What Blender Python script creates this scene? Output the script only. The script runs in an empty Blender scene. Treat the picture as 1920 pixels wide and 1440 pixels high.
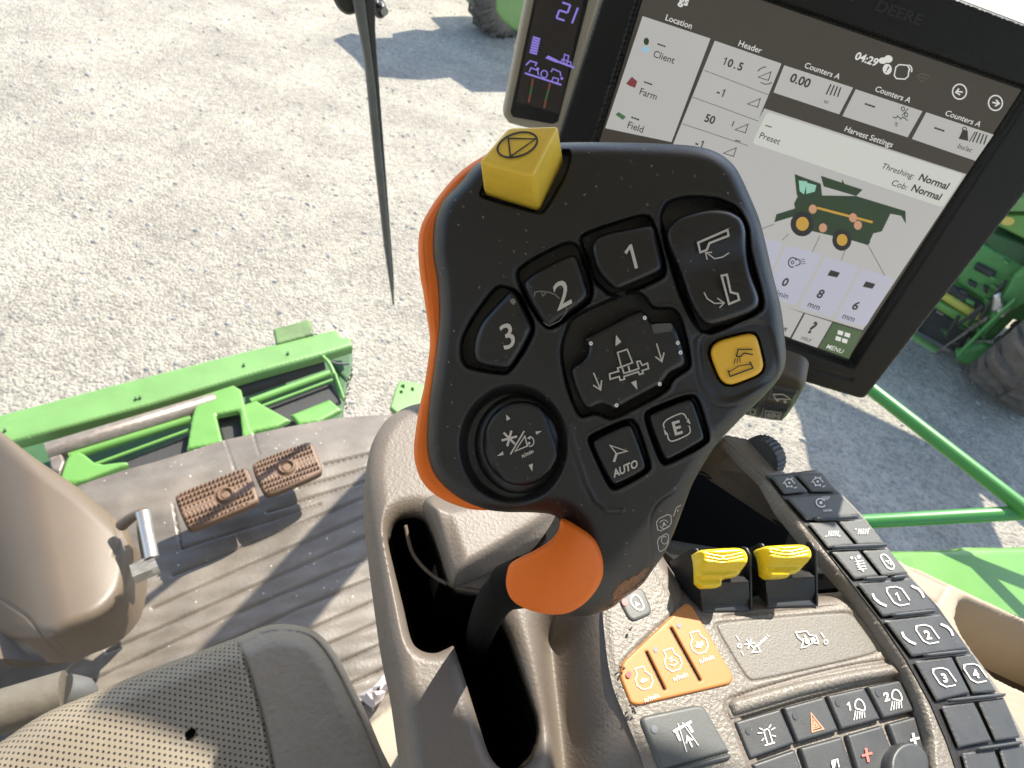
import bpy, bmesh, math, random
import numpy as np
from mathutils import Vector, Matrix
random.seed(7); np.random.seed(7)
S = bpy.context.scene; COL = S.collection
R = math.radians

# ------------------------------------------------------------ camera, sky, sun, exposure
F = 1102.0; CX, CY = 960.0, 720.0          # focal length / centre in photo pixels
PITCH, ROLL = R(45), R(19)
CZ = 3.4
sr, cr_, sp, cp = math.sin(ROLL), math.cos(ROLL), math.sin(PITCH), math.cos(PITCH)
AX = np.array([cr_, sr*sp, sr*cp])        # image right, in world (x right, y heading, z up)
AY = np.array([sr, -cr_*sp, -cr_*cp])     # image down
AZ = np.array([0.0, cp, -sp])             # view axis
CAM = np.array([0.0, 0.0, CZ])
cd = bpy.data.cameras.new('camera'); cam = bpy.data.objects.new('camera', cd); COL.objects.link(cam)
cam.matrix_world = Matrix(((AX[0], -AY[0], -AZ[0], 0), (AX[1], -AY[1], -AZ[1], 0), (AX[2], -AY[2], -AZ[2], CZ), (0, 0, 0, 1)))
cd.sensor_width = 36; cd.lens = F/1920*36; cd.clip_start = .01; cd.clip_end = 2000
cd.dof.use_dof = True; cd.dof.focus_distance = .27; cd.dof.aperture_fstop = 22
S.camera = cam
SUN_AZ, SUN_EL = R(14), R(51)
w = bpy.data.worlds.new('World'); S.world = w; w.use_nodes = True
nt = w.node_tree; bg = nt.nodes['Background']; sky = nt.nodes.new('ShaderNodeTexSky')
sky.sky_type = 'NISHITA'; sky.sun_disc = False; sky.sun_elevation = SUN_EL; sky.sun_rotation = SUN_AZ
nt.links.new(sky.outputs[0], bg.inputs[0]); bg.inputs[1].default_value = .15
sl = bpy.data.lights.new('sun', 'SUN'); sl.energy = 4.0; sl.angle = R(.5); sl.color = (1, .93, .82)
so = bpy.data.objects.new('sun', sl); COL.objects.link(so)
SUND = np.array([math.sin(SUN_AZ)*math.cos(SUN_EL), math.cos(SUN_AZ)*math.cos(SUN_EL), math.sin(SUN_EL)])
so.rotation_euler = Vector(SUND).to_track_quat('Z', 'Y').to_euler(); so.location = tuple(SUND*60)
S.view_settings.view_transform = 'Standard'; S.view_settings.look = 'None'
S.view_settings.exposure = 1.3; S.view_settings.gamma = 1
EXPO = 2**S.view_settings.exposure

# ------------------------------------------------------------ helpers: materials
def lin(c):
    return tuple(((v/255)/12.92 if v/255 <= .04045 else ((v/255+.055)/1.055)**2.4) for v in c)
def mat(name, col, rough=.5, bump=0, bscale=200, var=.0, vscale=30, speck=None, metal=0, emit=None, spec=.5, dist=.001, stretch=None, coat=0):
    m = bpy.data.materials.new(name); m.use_nodes = True
    n = m.node_tree.nodes; l = m.node_tree.links; b = n['Principled BSDF']
    b.inputs['Base Color'].default_value = (*col, 1); b.inputs['Roughness'].default_value = rough
    b.inputs['Metallic'].default_value = metal; b.inputs['Specular IOR Level'].default_value = spec
    b.inputs['Coat Weight'].default_value = coat
    tc = n.new('ShaderNodeTexCoord')
    src = tc.outputs['Object']
    if stretch:
        mp = n.new('ShaderNodeMapping'); mp.inputs['Scale'].default_value = stretch; l.new(src, mp.inputs[0]); src = mp.outputs[0]
    cur = None
    if var:
        no = n.new('ShaderNodeTexNoise'); no.inputs['Scale'].default_value = vscale; no.inputs['Detail'].default_value = 6
        no.inputs['Roughness'].default_value = .65
        l.new(src, no.inputs['Vector'])
        rp = n.new('ShaderNodeValToRGB'); e = rp.color_ramp.elements
        e[0].position = .3; e[1].position = .7
        e[0].color = (*[c*(1-var) for c in col], 1); e[1].color = (*[min(1, c*(1+var)) for c in col], 1)
        l.new(no.outputs['Fac'], rp.inputs[0]); cur = rp.outputs[0]
        rr = n.new('ShaderNodeMapRange'); rr.inputs['To Min'].default_value = max(0, rough-.12); rr.inputs['To Max'].default_value = min(1, rough+.12)
        l.new(no.outputs['Fac'], rr.inputs[0]); l.new(rr.outputs[0], b.inputs['Roughness'])
    if speck:            # dust: (scale, radius, colour, density)
        sc, rad, sc_col, dens = speck
        vo = n.new('ShaderNodeTexVoronoi'); vo.inputs['Scale'].default_value = sc
        ns = n.new('ShaderNodeTexNoise'); ns.inputs['Scale'].default_value = sc*1.4; ns.inputs['Detail'].default_value = 3
        mx = n.new('ShaderNodeVectorMath'); mx.operation = 'MULTIPLY_ADD'; mx.inputs[1].default_value = (.6/sc,)*3
        l.new(ns.outputs['Color'], mx.inputs[0]); l.new(src, mx.inputs[2]); l.new(mx.outputs[0], vo.inputs['Vector'])
        lt = n.new('ShaderNodeMath'); lt.operation = 'LESS_THAN'; lt.inputs[1].default_value = rad; l.new(vo.outputs['Distance'], lt.inputs[0])
        sx = n.new('ShaderNodeSeparateColor'); l.new(vo.outputs['Color'], sx.inputs[0])
        n2 = n.new('ShaderNodeTexNoise'); n2.inputs['Scale'].default_value = sc/12; l.new(src, n2.inputs['Vector'])
        ad = n.new('ShaderNodeMath'); ad.operation = 'MULTIPLY'; l.new(sx.outputs[0], ad.inputs[0]); l.new(n2.outputs['Fac'], ad.inputs[1])
        gt = n.new('ShaderNodeMath'); gt.operation = 'GREATER_THAN'; gt.inputs[1].default_value = dens; l.new(ad.outputs[0], gt.inputs[0])
        ml = n.new('ShaderNodeMath'); ml.operation = 'MULTIPLY'; l.new(lt.outputs[0], ml.inputs[0]); l.new(gt.outputs[0], ml.inputs[1])
        mi = n.new('ShaderNodeMix'); mi.data_type = 'RGBA'; l.new(ml.outputs[0], mi.inputs[0])
        if cur: l.new(cur, mi.inputs[6])
        else: mi.inputs[6].default_value = (*col, 1)
        mi.inputs[7].default_value = (*sc_col, 1); cur = mi.outputs[2]
    if cur: l.new(cur, b.inputs['Base Color'])
    if bump:
        nb = n.new('ShaderNodeTexNoise'); nb.inputs['Scale'].default_value = bscale; nb.inputs['Detail'].default_value = 3
        l.new(src, nb.inputs['Vector'])
        bp = n.new('ShaderNodeBump'); bp.inputs['Strength'].default_value = bump; bp.inputs['Distance'].default_value = dist
        l.new(nb.outputs['Fac'], bp.inputs['Height']); l.new(bp.outputs[0], b.inputs['Normal'])
    if emit:
        b.inputs['Emission Color'].default_value = (*[c/EXPO for c in emit], 1); b.inputs['Emission Strength'].default_value = 1
        b.inputs['Base Color'].default_value = (.02, .02, .02, 1)
    return m

# ------------------------------------------------------------ helpers: geometry
def ray(x, y):
    x = np.asarray(x, float); y = np.asarray(y, float)
    return AZ + ((x-CX)/F)[..., None]*AX + ((y-CY)/F)[..., None]*AY
def plane(p0, n):
    p0 = np.array(p0, float); n = np.array(n, float); n /= np.linalg.norm(n)
    if np.dot(n, CAM-p0) < 0: n = -n
    def f(x, y):
        r = ray(x, y); t = np.dot(p0-CAM, n)/(r @ n)
        return CAM + r*t[..., None], np.broadcast_to(n, r.shape)
    f.n = n
    return f
def level(dz): return plane((0, 0, CZ+dz), (0, 0, 1))
def atdepth(fn):                         # curved surface given by its distance along the view axis
    def pos(x, y): return CAM + ray(x, y)*np.asarray(fn(x, y))[..., None]
    def f(x, y):
        x = np.asarray(x, float); y = np.asarray(y, float)
        p = pos(x, y); a = pos(x+2, y)-pos(x-2, y); b = pos(x, y+2)-pos(x, y-2)
        n = np.cross(b, a); n /= np.linalg.norm(n, axis=-1)[..., None]
        s = np.sign(np.sum(n*(CAM-p), -1))[..., None]
        return p, n*s
    return f
def sightward(surf):                     # same surface, height measured along the line of sight
    def f(x, y):
        p = surf(x, y)[0]; n = CAM-p; return p, n/np.linalg.norm(n, axis=-1)[..., None]
    return f
def pt(x, y, dz):                        # one point on the level CZ+dz
    return level(dz)(np.array([x]), np.array([y]))[0][0]
def chaikin(p, k=2, closed=True):
    p = np.array(p, float)
    for _ in range(k):
        q = np.roll(p, -1, 0)
        if closed: p = np.stack([.8*p+.2*q, .2*p+.8*q], 1).reshape(-1, 2)
        else: p = np.vstack([p[:1], np.stack([.75*p[:-1]+.25*p[1:], .25*p[:-1]+.75*p[1:]], 1).reshape(-1, 2), p[-1:]])
    return p
def rnd(p, r=5, k=4):
    p = [np.array(q, float) for q in p]; out = []; N = len(p)
    for i in range(N):
        a, b, c = p[i-1], p[i], p[(i+1) % N]; la = np.linalg.norm(a-b); lc = np.linalg.norm(c-b)
        s_ = b+(a-b)/la*min(r, .45*la); e_ = b+(c-b)/lc*min(r, .45*lc)
        for t in np.linspace(0, 1, k): out.append((1-t)**2*s_+2*t*(1-t)*b+t*t*e_)
    return np.array(out)
def crom(p, n=6, closed=True):
    p = np.array(p, float); out = []; N = len(p)
    for i in range(N if closed else N-1):
        if closed: a, b, c, d = p[i-1], p[i], p[(i+1) % N], p[(i+2) % N]
        else: a, b, c, d = p[max(i-1, 0)], p[i], p[i+1], p[min(i+2, N-1)]
        for k in range(n):
            t = k/n
            out.append(.5*((2*b)+(-a+c)*t+(2*a-5*b+4*c-d)*t*t+(-a+3*b-3*c+d)*t**3))
    if not closed: out.append(p[-1])
    return np.array(out)
def sdf(x, y, poly):                     # + inside; also the nearest outline point
    poly = np.array(poly, float); best = np.full(x.shape, 1e18); nx = np.zeros_like(x); ny = np.zeros_like(x); ins = np.zeros(x.shape, bool)
    for i in range(len(poly)):
        ax, ay = poly[i-1]; bx, by = poly[i]; dx, dy = bx-ax, by-ay; L = dx*dx+dy*dy
        if L < 1e-12: continue
        t = np.clip(((x-ax)*dx+(y-ay)*dy)/L, 0, 1); qx = ax+t*dx; qy = ay+t*dy
        d = (x-qx)**2+(y-qy)**2; m = d < best
        best = np.where(m, d, best); nx = np.where(m, qx, nx); ny = np.where(m, qy, ny)
        if ay != by: ins ^= ((ay > y) != (by > y)) & (x < (bx-ax)*(y-ay)/(by-ay)+ax)
    return np.where(ins, 1, -1)*np.sqrt(best), nx, ny
def pdist(x, y, pl):                     # distance to an open polyline
    best = np.full(x.shape, 1e18)
    for (ax, ay), (bx, by) in zip(pl[:-1], pl[1:]):
        dx, dy = bx-ax, by-ay; t = np.clip(((x-ax)*dx+(y-ay)*dy)/(dx*dx+dy*dy+1e-9), 0, 1)
        best = np.minimum(best, (x-ax-t*dx)**2+(y-ay-t*dy)**2)
    return np.sqrt(best)
def sst(a, b, v): t = np.clip((v-a)/(b-a), 0, 1); return t*t*(3-2*t)
def dome(d, Rr, H): t = np.clip(d/Rr, 0, 1); return H*(np.sqrt(1-(1-t)**2)-1)     # 0 inside, -H at the rim
def groove(x, y, pl, wd, dep): return -dep*np.exp(-(pdist(x, y, pl)/wd)**2)
def place(o, parent):
    COL.objects.link(o)
    if parent is not None:
        o.parent = parent; o.matrix_parent_inverse = Matrix.Translation(-Vector(parent['_w'])) if '_w' in parent else Matrix.Identity(4)
def mesh(name, V, faces, m, parent=None, smooth=40, loc=None):
    V = np.asarray(V, float); o_loc = (0, 0, 0)
    if parent is None:
        o_loc = loc if loc is not None else (float(V[:, 0].mean()), float(V[:, 1].mean()), float(V[:, 2].min()))
    elif parent.type == 'MESH' or True:
        pass
    base = np.array(o_loc, float)
    me = bpy.data.meshes.new(name); me.from_pydata((V-base).tolist(), [], faces if isinstance(faces, list) else faces.tolist()); me.update()
    me.materials.append(m)
    if smooth:
        me.polygons.foreach_set('use_smooth', [True]*len(me.polygons)); me.set_sharp_from_angle(angle=R(smooth))
    o = bpy.data.objects.new(name, me)
    if parent is None: o.location = o_loc; o['_w'] = list(o_loc); COL.objects.link(o)
    else:
        w0 = Vector(parent['_w']) if '_w' in parent else Vector((0, 0, 0))
        o.parent = parent; COL.objects.link(o); o['_w'] = [0.0, 0.0, 0.0]; o.matrix_parent_inverse = Matrix.Translation(-w0)
    return o
def tag(o, label=None, cat=None, group=None, kind=None):
    if label: o['label'] = label
    if cat: o['category'] = cat
    if group: o['group'] = group
    if kind: o['kind'] = kind
    return o
def thing(name, label, cat, loc, group=None):
    o = bpy.data.objects.new(name, None); COL.objects.link(o); o.location = tuple(float(v) for v in loc); o['_w'] = [float(v) for v in loc]
    o.empty_display_size = .05
    return tag(o, label, cat, group)
def relief(name, outline, surf, m, parent=None, h=None, cell=3., back=.01, holes=(), smooth=50, cap=True, backvec=None, extra=None):
    """solid whose front follows surf inside an outline, raised by h(d, x, y), with side walls and a back"""
    o = np.array(outline, float); x0, y0 = o.min(0)-cell; x1, y1 = o.max(0)+cell
    X, Y = np.meshgrid(np.arange(x0, x1+cell, cell), np.arange(y0, y1+cell, cell)); shp = X.shape
    X = X.ravel(); Y = Y.ravel()
    D, NX, NY = sdf(X, Y, o)
    for hl in holes:
        d2, a, b = sdf(X, Y, hl); d2 = -d2; k = d2 < D; D = np.where(k, d2, D); NX = np.where(k, a, NX); NY = np.where(k, b, NY)
    sn = np.abs(D) < .62*cell
    X = np.where(sn, NX, X); Y = np.where(sn, NY, Y); D = np.where(sn, 0, D)
    ok = (D >= 0).reshape(shp); idx = np.arange(len(X)).reshape(shp)
    a, b, c, d = idx[:-1, :-1], idx[:-1, 1:], idx[1:, 1:], idx[1:, :-1]
    oa, ob, oc, od = ok[:-1, :-1], ok[:-1, 1:], ok[1:, 1:], ok[1:, :-1]
    cnt = oa.astype(int)+ob+oc+od
    q = np.stack([a, b, c, d], -1)[cnt == 4]
    tri = []
    for miss, (u, v, w_) in ((oa, (b, c, d)), (ob, (c, d, a)), (oc, (d, a, b)), (od, (a, b, c))):
        k = (cnt == 3) & ~miss; tri.append(np.stack([u, v, w_], -1)[k])
    tri = np.concatenate(tri)
    # drop degenerate
    def area(f): return .5*((X[f[:, 1]]-X[f[:, 0]])*(Y[f[:, 2]]-Y[f[:, 0]])-(X[f[:, 2]]-X[f[:, 0]])*(Y[f[:, 1]]-Y[f[:, 0]]))
    tri = tri[np.abs(area(tri)) > 1e-4] if len(tri) else tri
    # quads fully on the outline lying outside a concave bend
    fl = [list(map(int, f)) for f in q]+[list(map(int, f)) for f in tri]
    used = np.zeros(len(X), bool)
    for f in fl: used[f] = True
    remap = -np.ones(len(X), int); remap[used] = np.arange(used.sum())
    X, Y, D = X[used], Y[used], D[used]; fl = [[int(remap[i]) for i in f] for f in fl]
    P, N = surf(X, Y)
    Hh = h(D, X, Y) if h is not None else np.zeros_like(X)
    V = P+N*Hh[:, None]
    # boundary walls
    ed = {}
    for f in fl:
        for i in range(len(f)):
            e = (f[i], f[(i+1) % len(f)])
            ed[e] = 1
    bnd = [e for e in ed if (e[1], e[0]) not in ed]
    if back:
        bi = sorted({i for e in bnd for i in e}); mp = {v: len(V)+k for k, v in enumerate(bi)}
        bv = -N[bi]*back if backvec is None else np.broadcast_to(np.array(backvec)*back, (len(bi), 3))
        V = np.vstack([V, P[bi]+bv])
        fl += [[e[1], e[0], mp[e[0]], mp[e[1]]] for e in bnd]
        if cap:
            nx = {}
            for e in bnd: nx.setdefault(e[0], []).append(e[1])
            seen = set()
            for s0 in list(nx):
                if s0 in seen: continue
                loop = [s0]; seen.add(s0); c_ = s0
                while True:
                    nn = [v for v in nx.get(c_, []) if v not in seen]
                    if not nn: break
                    c_ = nn[0]; seen.add(c_); loop.append(c_)
                if len(loop) > 3 and not holes: fl.append([mp[v] for v in loop][::-1][::-1])
    o_ = mesh(name, V, fl, m, parent, smooth)
    if 'UV' not in o_ and extra:
        at = o_.data.attributes.new('pat', 'FLOAT_VECTOR', 'POINT'); u = np.zeros((len(V), 3)); u[:len(X), 0] = X; u[:len(X), 1] = Y
        at.data.foreach_set('vector', u.ravel())
    return o_
def poly3(name, pts, thick, m, parent=None, smooth=0, bevel=0):
    """flat or skew polygon given by 3D points, thickened away from the camera"""
    P = np.array(pts, float); c = P.mean(0); n = np.zeros(3)
    for i in range(len(P)): n += np.cross(P[i-1]-c, P[i]-c)
    n /= np.linalg.norm(n)
    if np.dot(n, CAM-c) < 0: P = P[::-1]; n = -n
    N = len(P); V = np.vstack([P, P-n*thick]); f = [list(range(N)), list(range(2*N-1, N-1, -1))]+[[i, i+N, (i+1) % N+N, (i+1) % N] for i in range(N)]
    if bevel: return hullbevel(name, V, f, m, parent, bevel)
    return mesh(name, V, f, m, parent, smooth)
def hullbevel(name, V, f, m, parent, bevel, seg=3):
    bm = bmesh.new(); vs = [bm.verts.new(v) for v in V]
    for q in f: bm.faces.new([vs[i] for i in q])
    bmesh.ops.recalc_face_normals(bm, faces=bm.faces)
    bmesh.ops.bevel(bm, geom=bm.edges[:], offset=bevel, segments=seg, profile=.5, affect='EDGES', clamp_overlap=True)
    bm.verts.index_update(); V2 = [v.co[:] for v in bm.verts]; F2 = [[v.index for v in q.verts] for q in bm.faces]; bm.free()
    return mesh(name, V2, F2, m, parent, 45)
def tube(name, pts, rad, m, parent=None, seg=16, path=True, ends=True):
    P = [np.array(p, float) for p in pts]
    if path and len(P) > 2:
        P = list(crom3(P, 6))
    rad = rad if hasattr(rad, '__len__') else [rad]*len(P)
    rr = np.interp(np.linspace(0, 1, len(P)), np.linspace(0, 1, len(rad)), rad)
    V = []; f = []; up = np.array([.13, .21, .97])
    for i, p in enumerate(P):
        t = P[min(i+1, len(P)-1)]-P[max(i-1, 0)]; t /= np.linalg.norm(t)
        a = np.cross(t, up); a /= np.linalg.norm(a); b = np.cross(t, a); up = np.cross(a, t)
        for k in range(seg):
            an = 2*math.pi*k/seg; V.append(p+rr[i]*(math.cos(an)*a+math.sin(an)*b))
    for i in range(len(P)-1):
        for k in range(seg): f.append([i*seg+k, i*seg+(k+1) % seg, (i+1)*seg+(k+1) % seg, (i+1)*seg+k])
    if ends: f.append(list(range(seg))[::-1]); f.append([(len(P)-1)*seg+k for k in range(seg)])
    return mesh(name, V, f, m, parent, 50)
def crom3(p, n):
    out = []
    for i in range(len(p)-1):
        a, b, c, d = p[max(i-1, 0)], p[i], p[i+1], p[min(i+2, len(p)-1)]
        for k in range(n):
            t = k/n; out.append(.5*((2*b)+(-a+c)*t+(2*a-5*b+4*c-d)*t*t+(-a+3*b-3*c+d)*t**3))
    out.append(p[-1]); return out

# ------------------------------------------------------------ printed symbols and writing
_gl = {}
def glyphs(s, bold):
    if (s, bold) in _gl: return _gl[(s, bold)]
    c = bpy.data.curves.new('t', 'FONT'); c.body = s; c.size = 1; c.resolution_u = 3; c.offset = .028 if bold else .006
    c.align_x = 'CENTER'; c.align_y = 'BOTTOM_BASELINE'
    o = bpy.data.objects.new('t', c); COL.objects.link(o); dg = bpy.context.evaluated_depsgraph_get(); dg.update()
    me = o.evaluated_get(dg).to_mesh(); V = np.array([v.co[:2] for v in me.vertices]); Fc = [list(p.vertices) for p in me.polygons]
    o.evaluated_get(dg).to_mesh_clear(); bpy.data.objects.remove(o); bpy.data.curves.remove(c)
    _gl[(s, bold)] = (V, Fc); return V, Fc
class Ink:
    def __init__(s, surf, lift=.0003): s.surf = surf; s.lift = lift; s.V = []; s.F = []; s.n = 0; s.k = 0; s.bb = []
    def add(s, xy, faces):
        xy = np.array(xy, float); P, N = s.surf(xy[:, 0], xy[:, 1])
        s.V.append(P+N*(s.lift+s.k*.00002)); s.k += 1; s.bb.append((xy.min(0), xy.max(0)))
        s.F.append([[i+s.n for i in f] for f in faces]); s.n += len(xy)
    def poly(s, p): s.add(p, [list(range(len(p)))]); return s
    def stroke(s, p, wd, closed=False):
        p = np.array(p, float); N = len(p); nr = []
        for i in range(N):
            a = p[i]-p[i-1] if (i > 0 or closed) else p[1]-p[0]
            b = p[(i+1) % N]-p[i] if (i < N-1 or closed) else p[-1]-p[-2]
            a = a/(np.linalg.norm(a)+1e-9); b = b/(np.linalg.norm(b)+1e-9); t = a+b; t = t/(np.linalg.norm(t)+1e-9)
            k = 1/max(.45, float(np.dot(t, b))); nr.append(np.array([-t[1], t[0]])*k*wd/2)
        nr = np.array(nr); xy = np.vstack([p+nr, p-nr]); M = N if closed else N-1
        s.add(xy, [[i, (i+1) % N, (i+1) % N+N, i+N] for i in range(M)]); return s
    def arc(s, cx, cy, rx, ry, a0, a1, wd, rot=0, n=20):
        c, q = math.cos(R(rot)), math.sin(R(rot)); p = []
        for k in range(n+1):
            a = R(a0+(a1-a0)*k/n); u, v = rx*math.cos(a), ry*math.sin(a); p.append((cx+c*u-q*v, cy+q*u+c*v))
        full = abs(abs(a1-a0)-360) < .1
        return s.stroke(p[:-1] if full else p, wd, full)
    def disc(s, cx, cy, rx, ry=None, rot=0, n=20):
        ry = ry or rx; c, q = math.cos(R(rot)), math.sin(R(rot))
        return s.poly([(cx+c*rx*math.cos(t)-q*ry*math.sin(t), cy+q*rx*math.cos(t)+c*ry*math.sin(t)) for t in np.linspace(0, 2*math.pi, n, endpoint=False)])
    def text(s, t, x, y, size, xd, up, bold=False, align='c', wscale=1.):
        if '1' in t and t != '1':        # the font's own 1 is a bare bar
            k = t.index('1'); u_ = np.array(xd, float)/np.linalg.norm(xd); w_ = .72*size*wscale
            for q, ch in enumerate(t): s.text(ch, x+u_[0]*w_*(q-(len(t)-1)/2), y+u_[1]*w_*(q-(len(t)-1)/2), size, xd, up, bold, 'c', wscale)
            return s
        if t == '1':
            u_ = np.array(xd, float)/np.linalg.norm(xd); v_ = np.array(up, float)/np.linalg.norm(up); b_ = .17 if bold else .13
            return s.poly([tuple(np.array([x, y])+size*(a*wscale*u_+c*v_)) for a, c in ((-.30, .27), (-.24, .16), (.08-b_, .33), (.08-b_, -.5), (.08, -.5), (.08, .5), (-.02, .5))])
        V, Fc = glyphs(t, bold); V = V.copy(); V /= .70       # cap height -> 1
        if align == 'l': V[:, 0] -= V[:, 0].min()
        V[:, 1] -= .5 if align in 'cl' else 0
        xd = np.array(xd, float); xd /= np.linalg.norm(xd); up = np.array(up, float); up /= np.linalg.norm(up)
        s.add(np.array([x, y])+V[:, :1]*size*wscale*xd+V[:, 1:]*size*up, Fc); return s
    def local(s, x, y, xd, up, sc):      # returns f mapping local (u right, v up) to pixels
        xd = np.array(xd, float); up = np.array(up, float)
        return lambda pts: [tuple(np.array([x, y])+sc*(u*xd+v*up)) for u, v in pts]
    def build(s, name, m, parent):
        if not s.V: return None
        K = len(s.V); g = list(range(K)); tol = 7     # marks that stand apart become separate parts
        def root(a):
            while g[a] != a: a = g[a]
            return a
        for a in range(K):
            for b in range(a):
                if np.all(s.bb[a][0] < s.bb[b][1]+tol) and np.all(s.bb[b][0] < s.bb[a][1]+tol): g[root(a)] = root(b)
        off = np.cumsum([0]+[len(v) for v in s.V]); o = None
        for r_ in sorted({root(a) for a in range(K)}):
            ids = [a for a in range(K) if root(a) == r_]; V = []; Fq = []; n = 0
            for a in ids: V.append(s.V[a]); Fq += [[i-int(off[a])+n for i in f] for f in s.F[a]]; n += len(s.V[a])
            o = mesh(name, np.vstack(V), Fq, m, parent, 0)
        return o

# ------------------------------------------------------------ materials
M = {}
M['grip'] = mat('grip_black', (.0095, .009, .0085), .45, .25, 900, .12, 60, (250, .085, (.22, .21, .19), .2), dist=.0004)
M['key'] = mat('key_black', (.008, .008, .0085), .36, .12, 1200, .1, 90, (290, .075, (.22, .21, .19), .22), dist=.0003)
M['well'] = mat('well_black', (.006, .006, .006), .6)
M['ink'] = mat('print_beige', (.52, .48, .43), .6)
M['inkw'] = mat('print_white', (.75, .74, .7), .6)
M['inkb'] = mat('print_black', (.012, .014, .016), .5)
M['orange'] = mat('orange_rubber', (.74, .15, .010), .55, .05, 500, .06, 25, spec=.3)
M['yellow'] = mat('yellow_plastic', (.70, .46, .045), .45, .1, 700, .08, 120, (300, .09, (.2, .14, .03), .26), dist=.0003)
M['yelkey'] = mat('yellow_key', (.8, .45, .03), .42, .06, 700, .04, 60)
M['yelgloss'] = mat('yellow_gloss', (.86, .62, .02), .28, 0, 1, .04, 40)
M['taupe'] = mat('taupe_plastic', (.135, .112, .09), .48, .5, 520, .06, 12, dist=.0006)
M['grain'] = mat('taupe_grained', (.185, .165, .138), .42, .6, 560, .08, 60, dist=.0011)
M['black'] = mat('black_plastic', (.012, .012, .012), .42, .15, 500, .1, 60)
M['rubberblack'] = mat('shaft_black', (.003, .003, .003), .8, spec=.12)
M['void'] = mat('slot_dark', (.0015, .0015, .0015), .9, spec=.05)  # near-black; carries the deep shade of slot and bin floor in its colour
M['greykey'] = mat('grey_keys', (.085, .09, .086), .5, .25, 900, .08, 90, (260, .06, (.3, .29, .26), .31), dist=.0003)
M['darkkey'] = mat('dark_keys', (.045, .048, .05), .45, .2, 900, .1, 90, (240, .06, (.3, .29, .26), .29), dist=.0003)
M['greypanel'] = mat('grey_panel', (.17, .158, .135), .5, .5, 900, .12, 500, dist=.0005)
M['keyorange'] = mat('orange_keys', (.50, .19, .045), .5, .15, 700, .05, 300, dist=.0003)
M['red'] = mat('red_lamp', (.6, .05, .05), .4)
M['lamp'] = mat('grey_lamp', (.16, .18, .2), .35)
M['housing'] = mat('display_housing', (.008, .0095, .009), .42, .1, 600, .1, 30, spec=.25)
M['tan'] = mat('tan_edge', (.33, .29, .22), .5)
M['green'] = mat('green_paint', (.135, .27, .075), .42, .05, 60, .1, 8, (120, .12, (.25, .2, .12), .4))
M['rail'] = mat('green_rail', (.05, .22, .045), .35)
M['greenl'] = mat('green_bright', (.12, .275, .055), .38, .0, 60, .08, 6)
M['greend'] = mat('green_dark', (.03, .09, .028), .6, .1, 40, .2, 8)
M['rubber'] = mat('rubber', (.035, .034, .033), .75, .3, 60, .3, 8, dist=.004)
M['tyre'] = mat('dusty_tyre', (.12, .10, .082), .85, .3, 40, .4, 5, dist=.01)
M['steel'] = mat('worn_steel', (.20, .165, .135), .42, .1, 60, .25, 14, metal=.3, stretch=(3, 3, 12))
M['alu'] = mat('aluminium', (.55, .53, .5), .35, 0, 1, .1, 80, metal=.8)
M['floor'] = mat('floor_mat', (.148, .125, .10), .40, .25, 160, .35, 6, (60, .13, (.5, .46, .4), .42), dist=.002)
M['pedal'] = mat('brown_rubber', (.155, .09, .052), .5, .2, 200, .12, 40)
M['column'] = mat('column_plastic', (.135, .10, .068), .45, .15, 250, .05, 8, dist=.0008)
M['leather'] = mat('seat_leather', (.205, .17, .128), .5, .6, 190, .08, 30, dist=.0016)
M['piping'] = mat('seat_piping', (.14, .12, .095), .6, .4, 300, .1, 50)
M['cream'] = mat('cream_plastic', (.34, .28, .205), .5, .2, 300, .06, 30)
M['blade'] = mat('wiper_grey', (.10, .10, .095), .45, .1, 100, .2, 20)
M['paper'] = mat('paper', (.62, .56, .55), .8, .3, 60)

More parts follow.
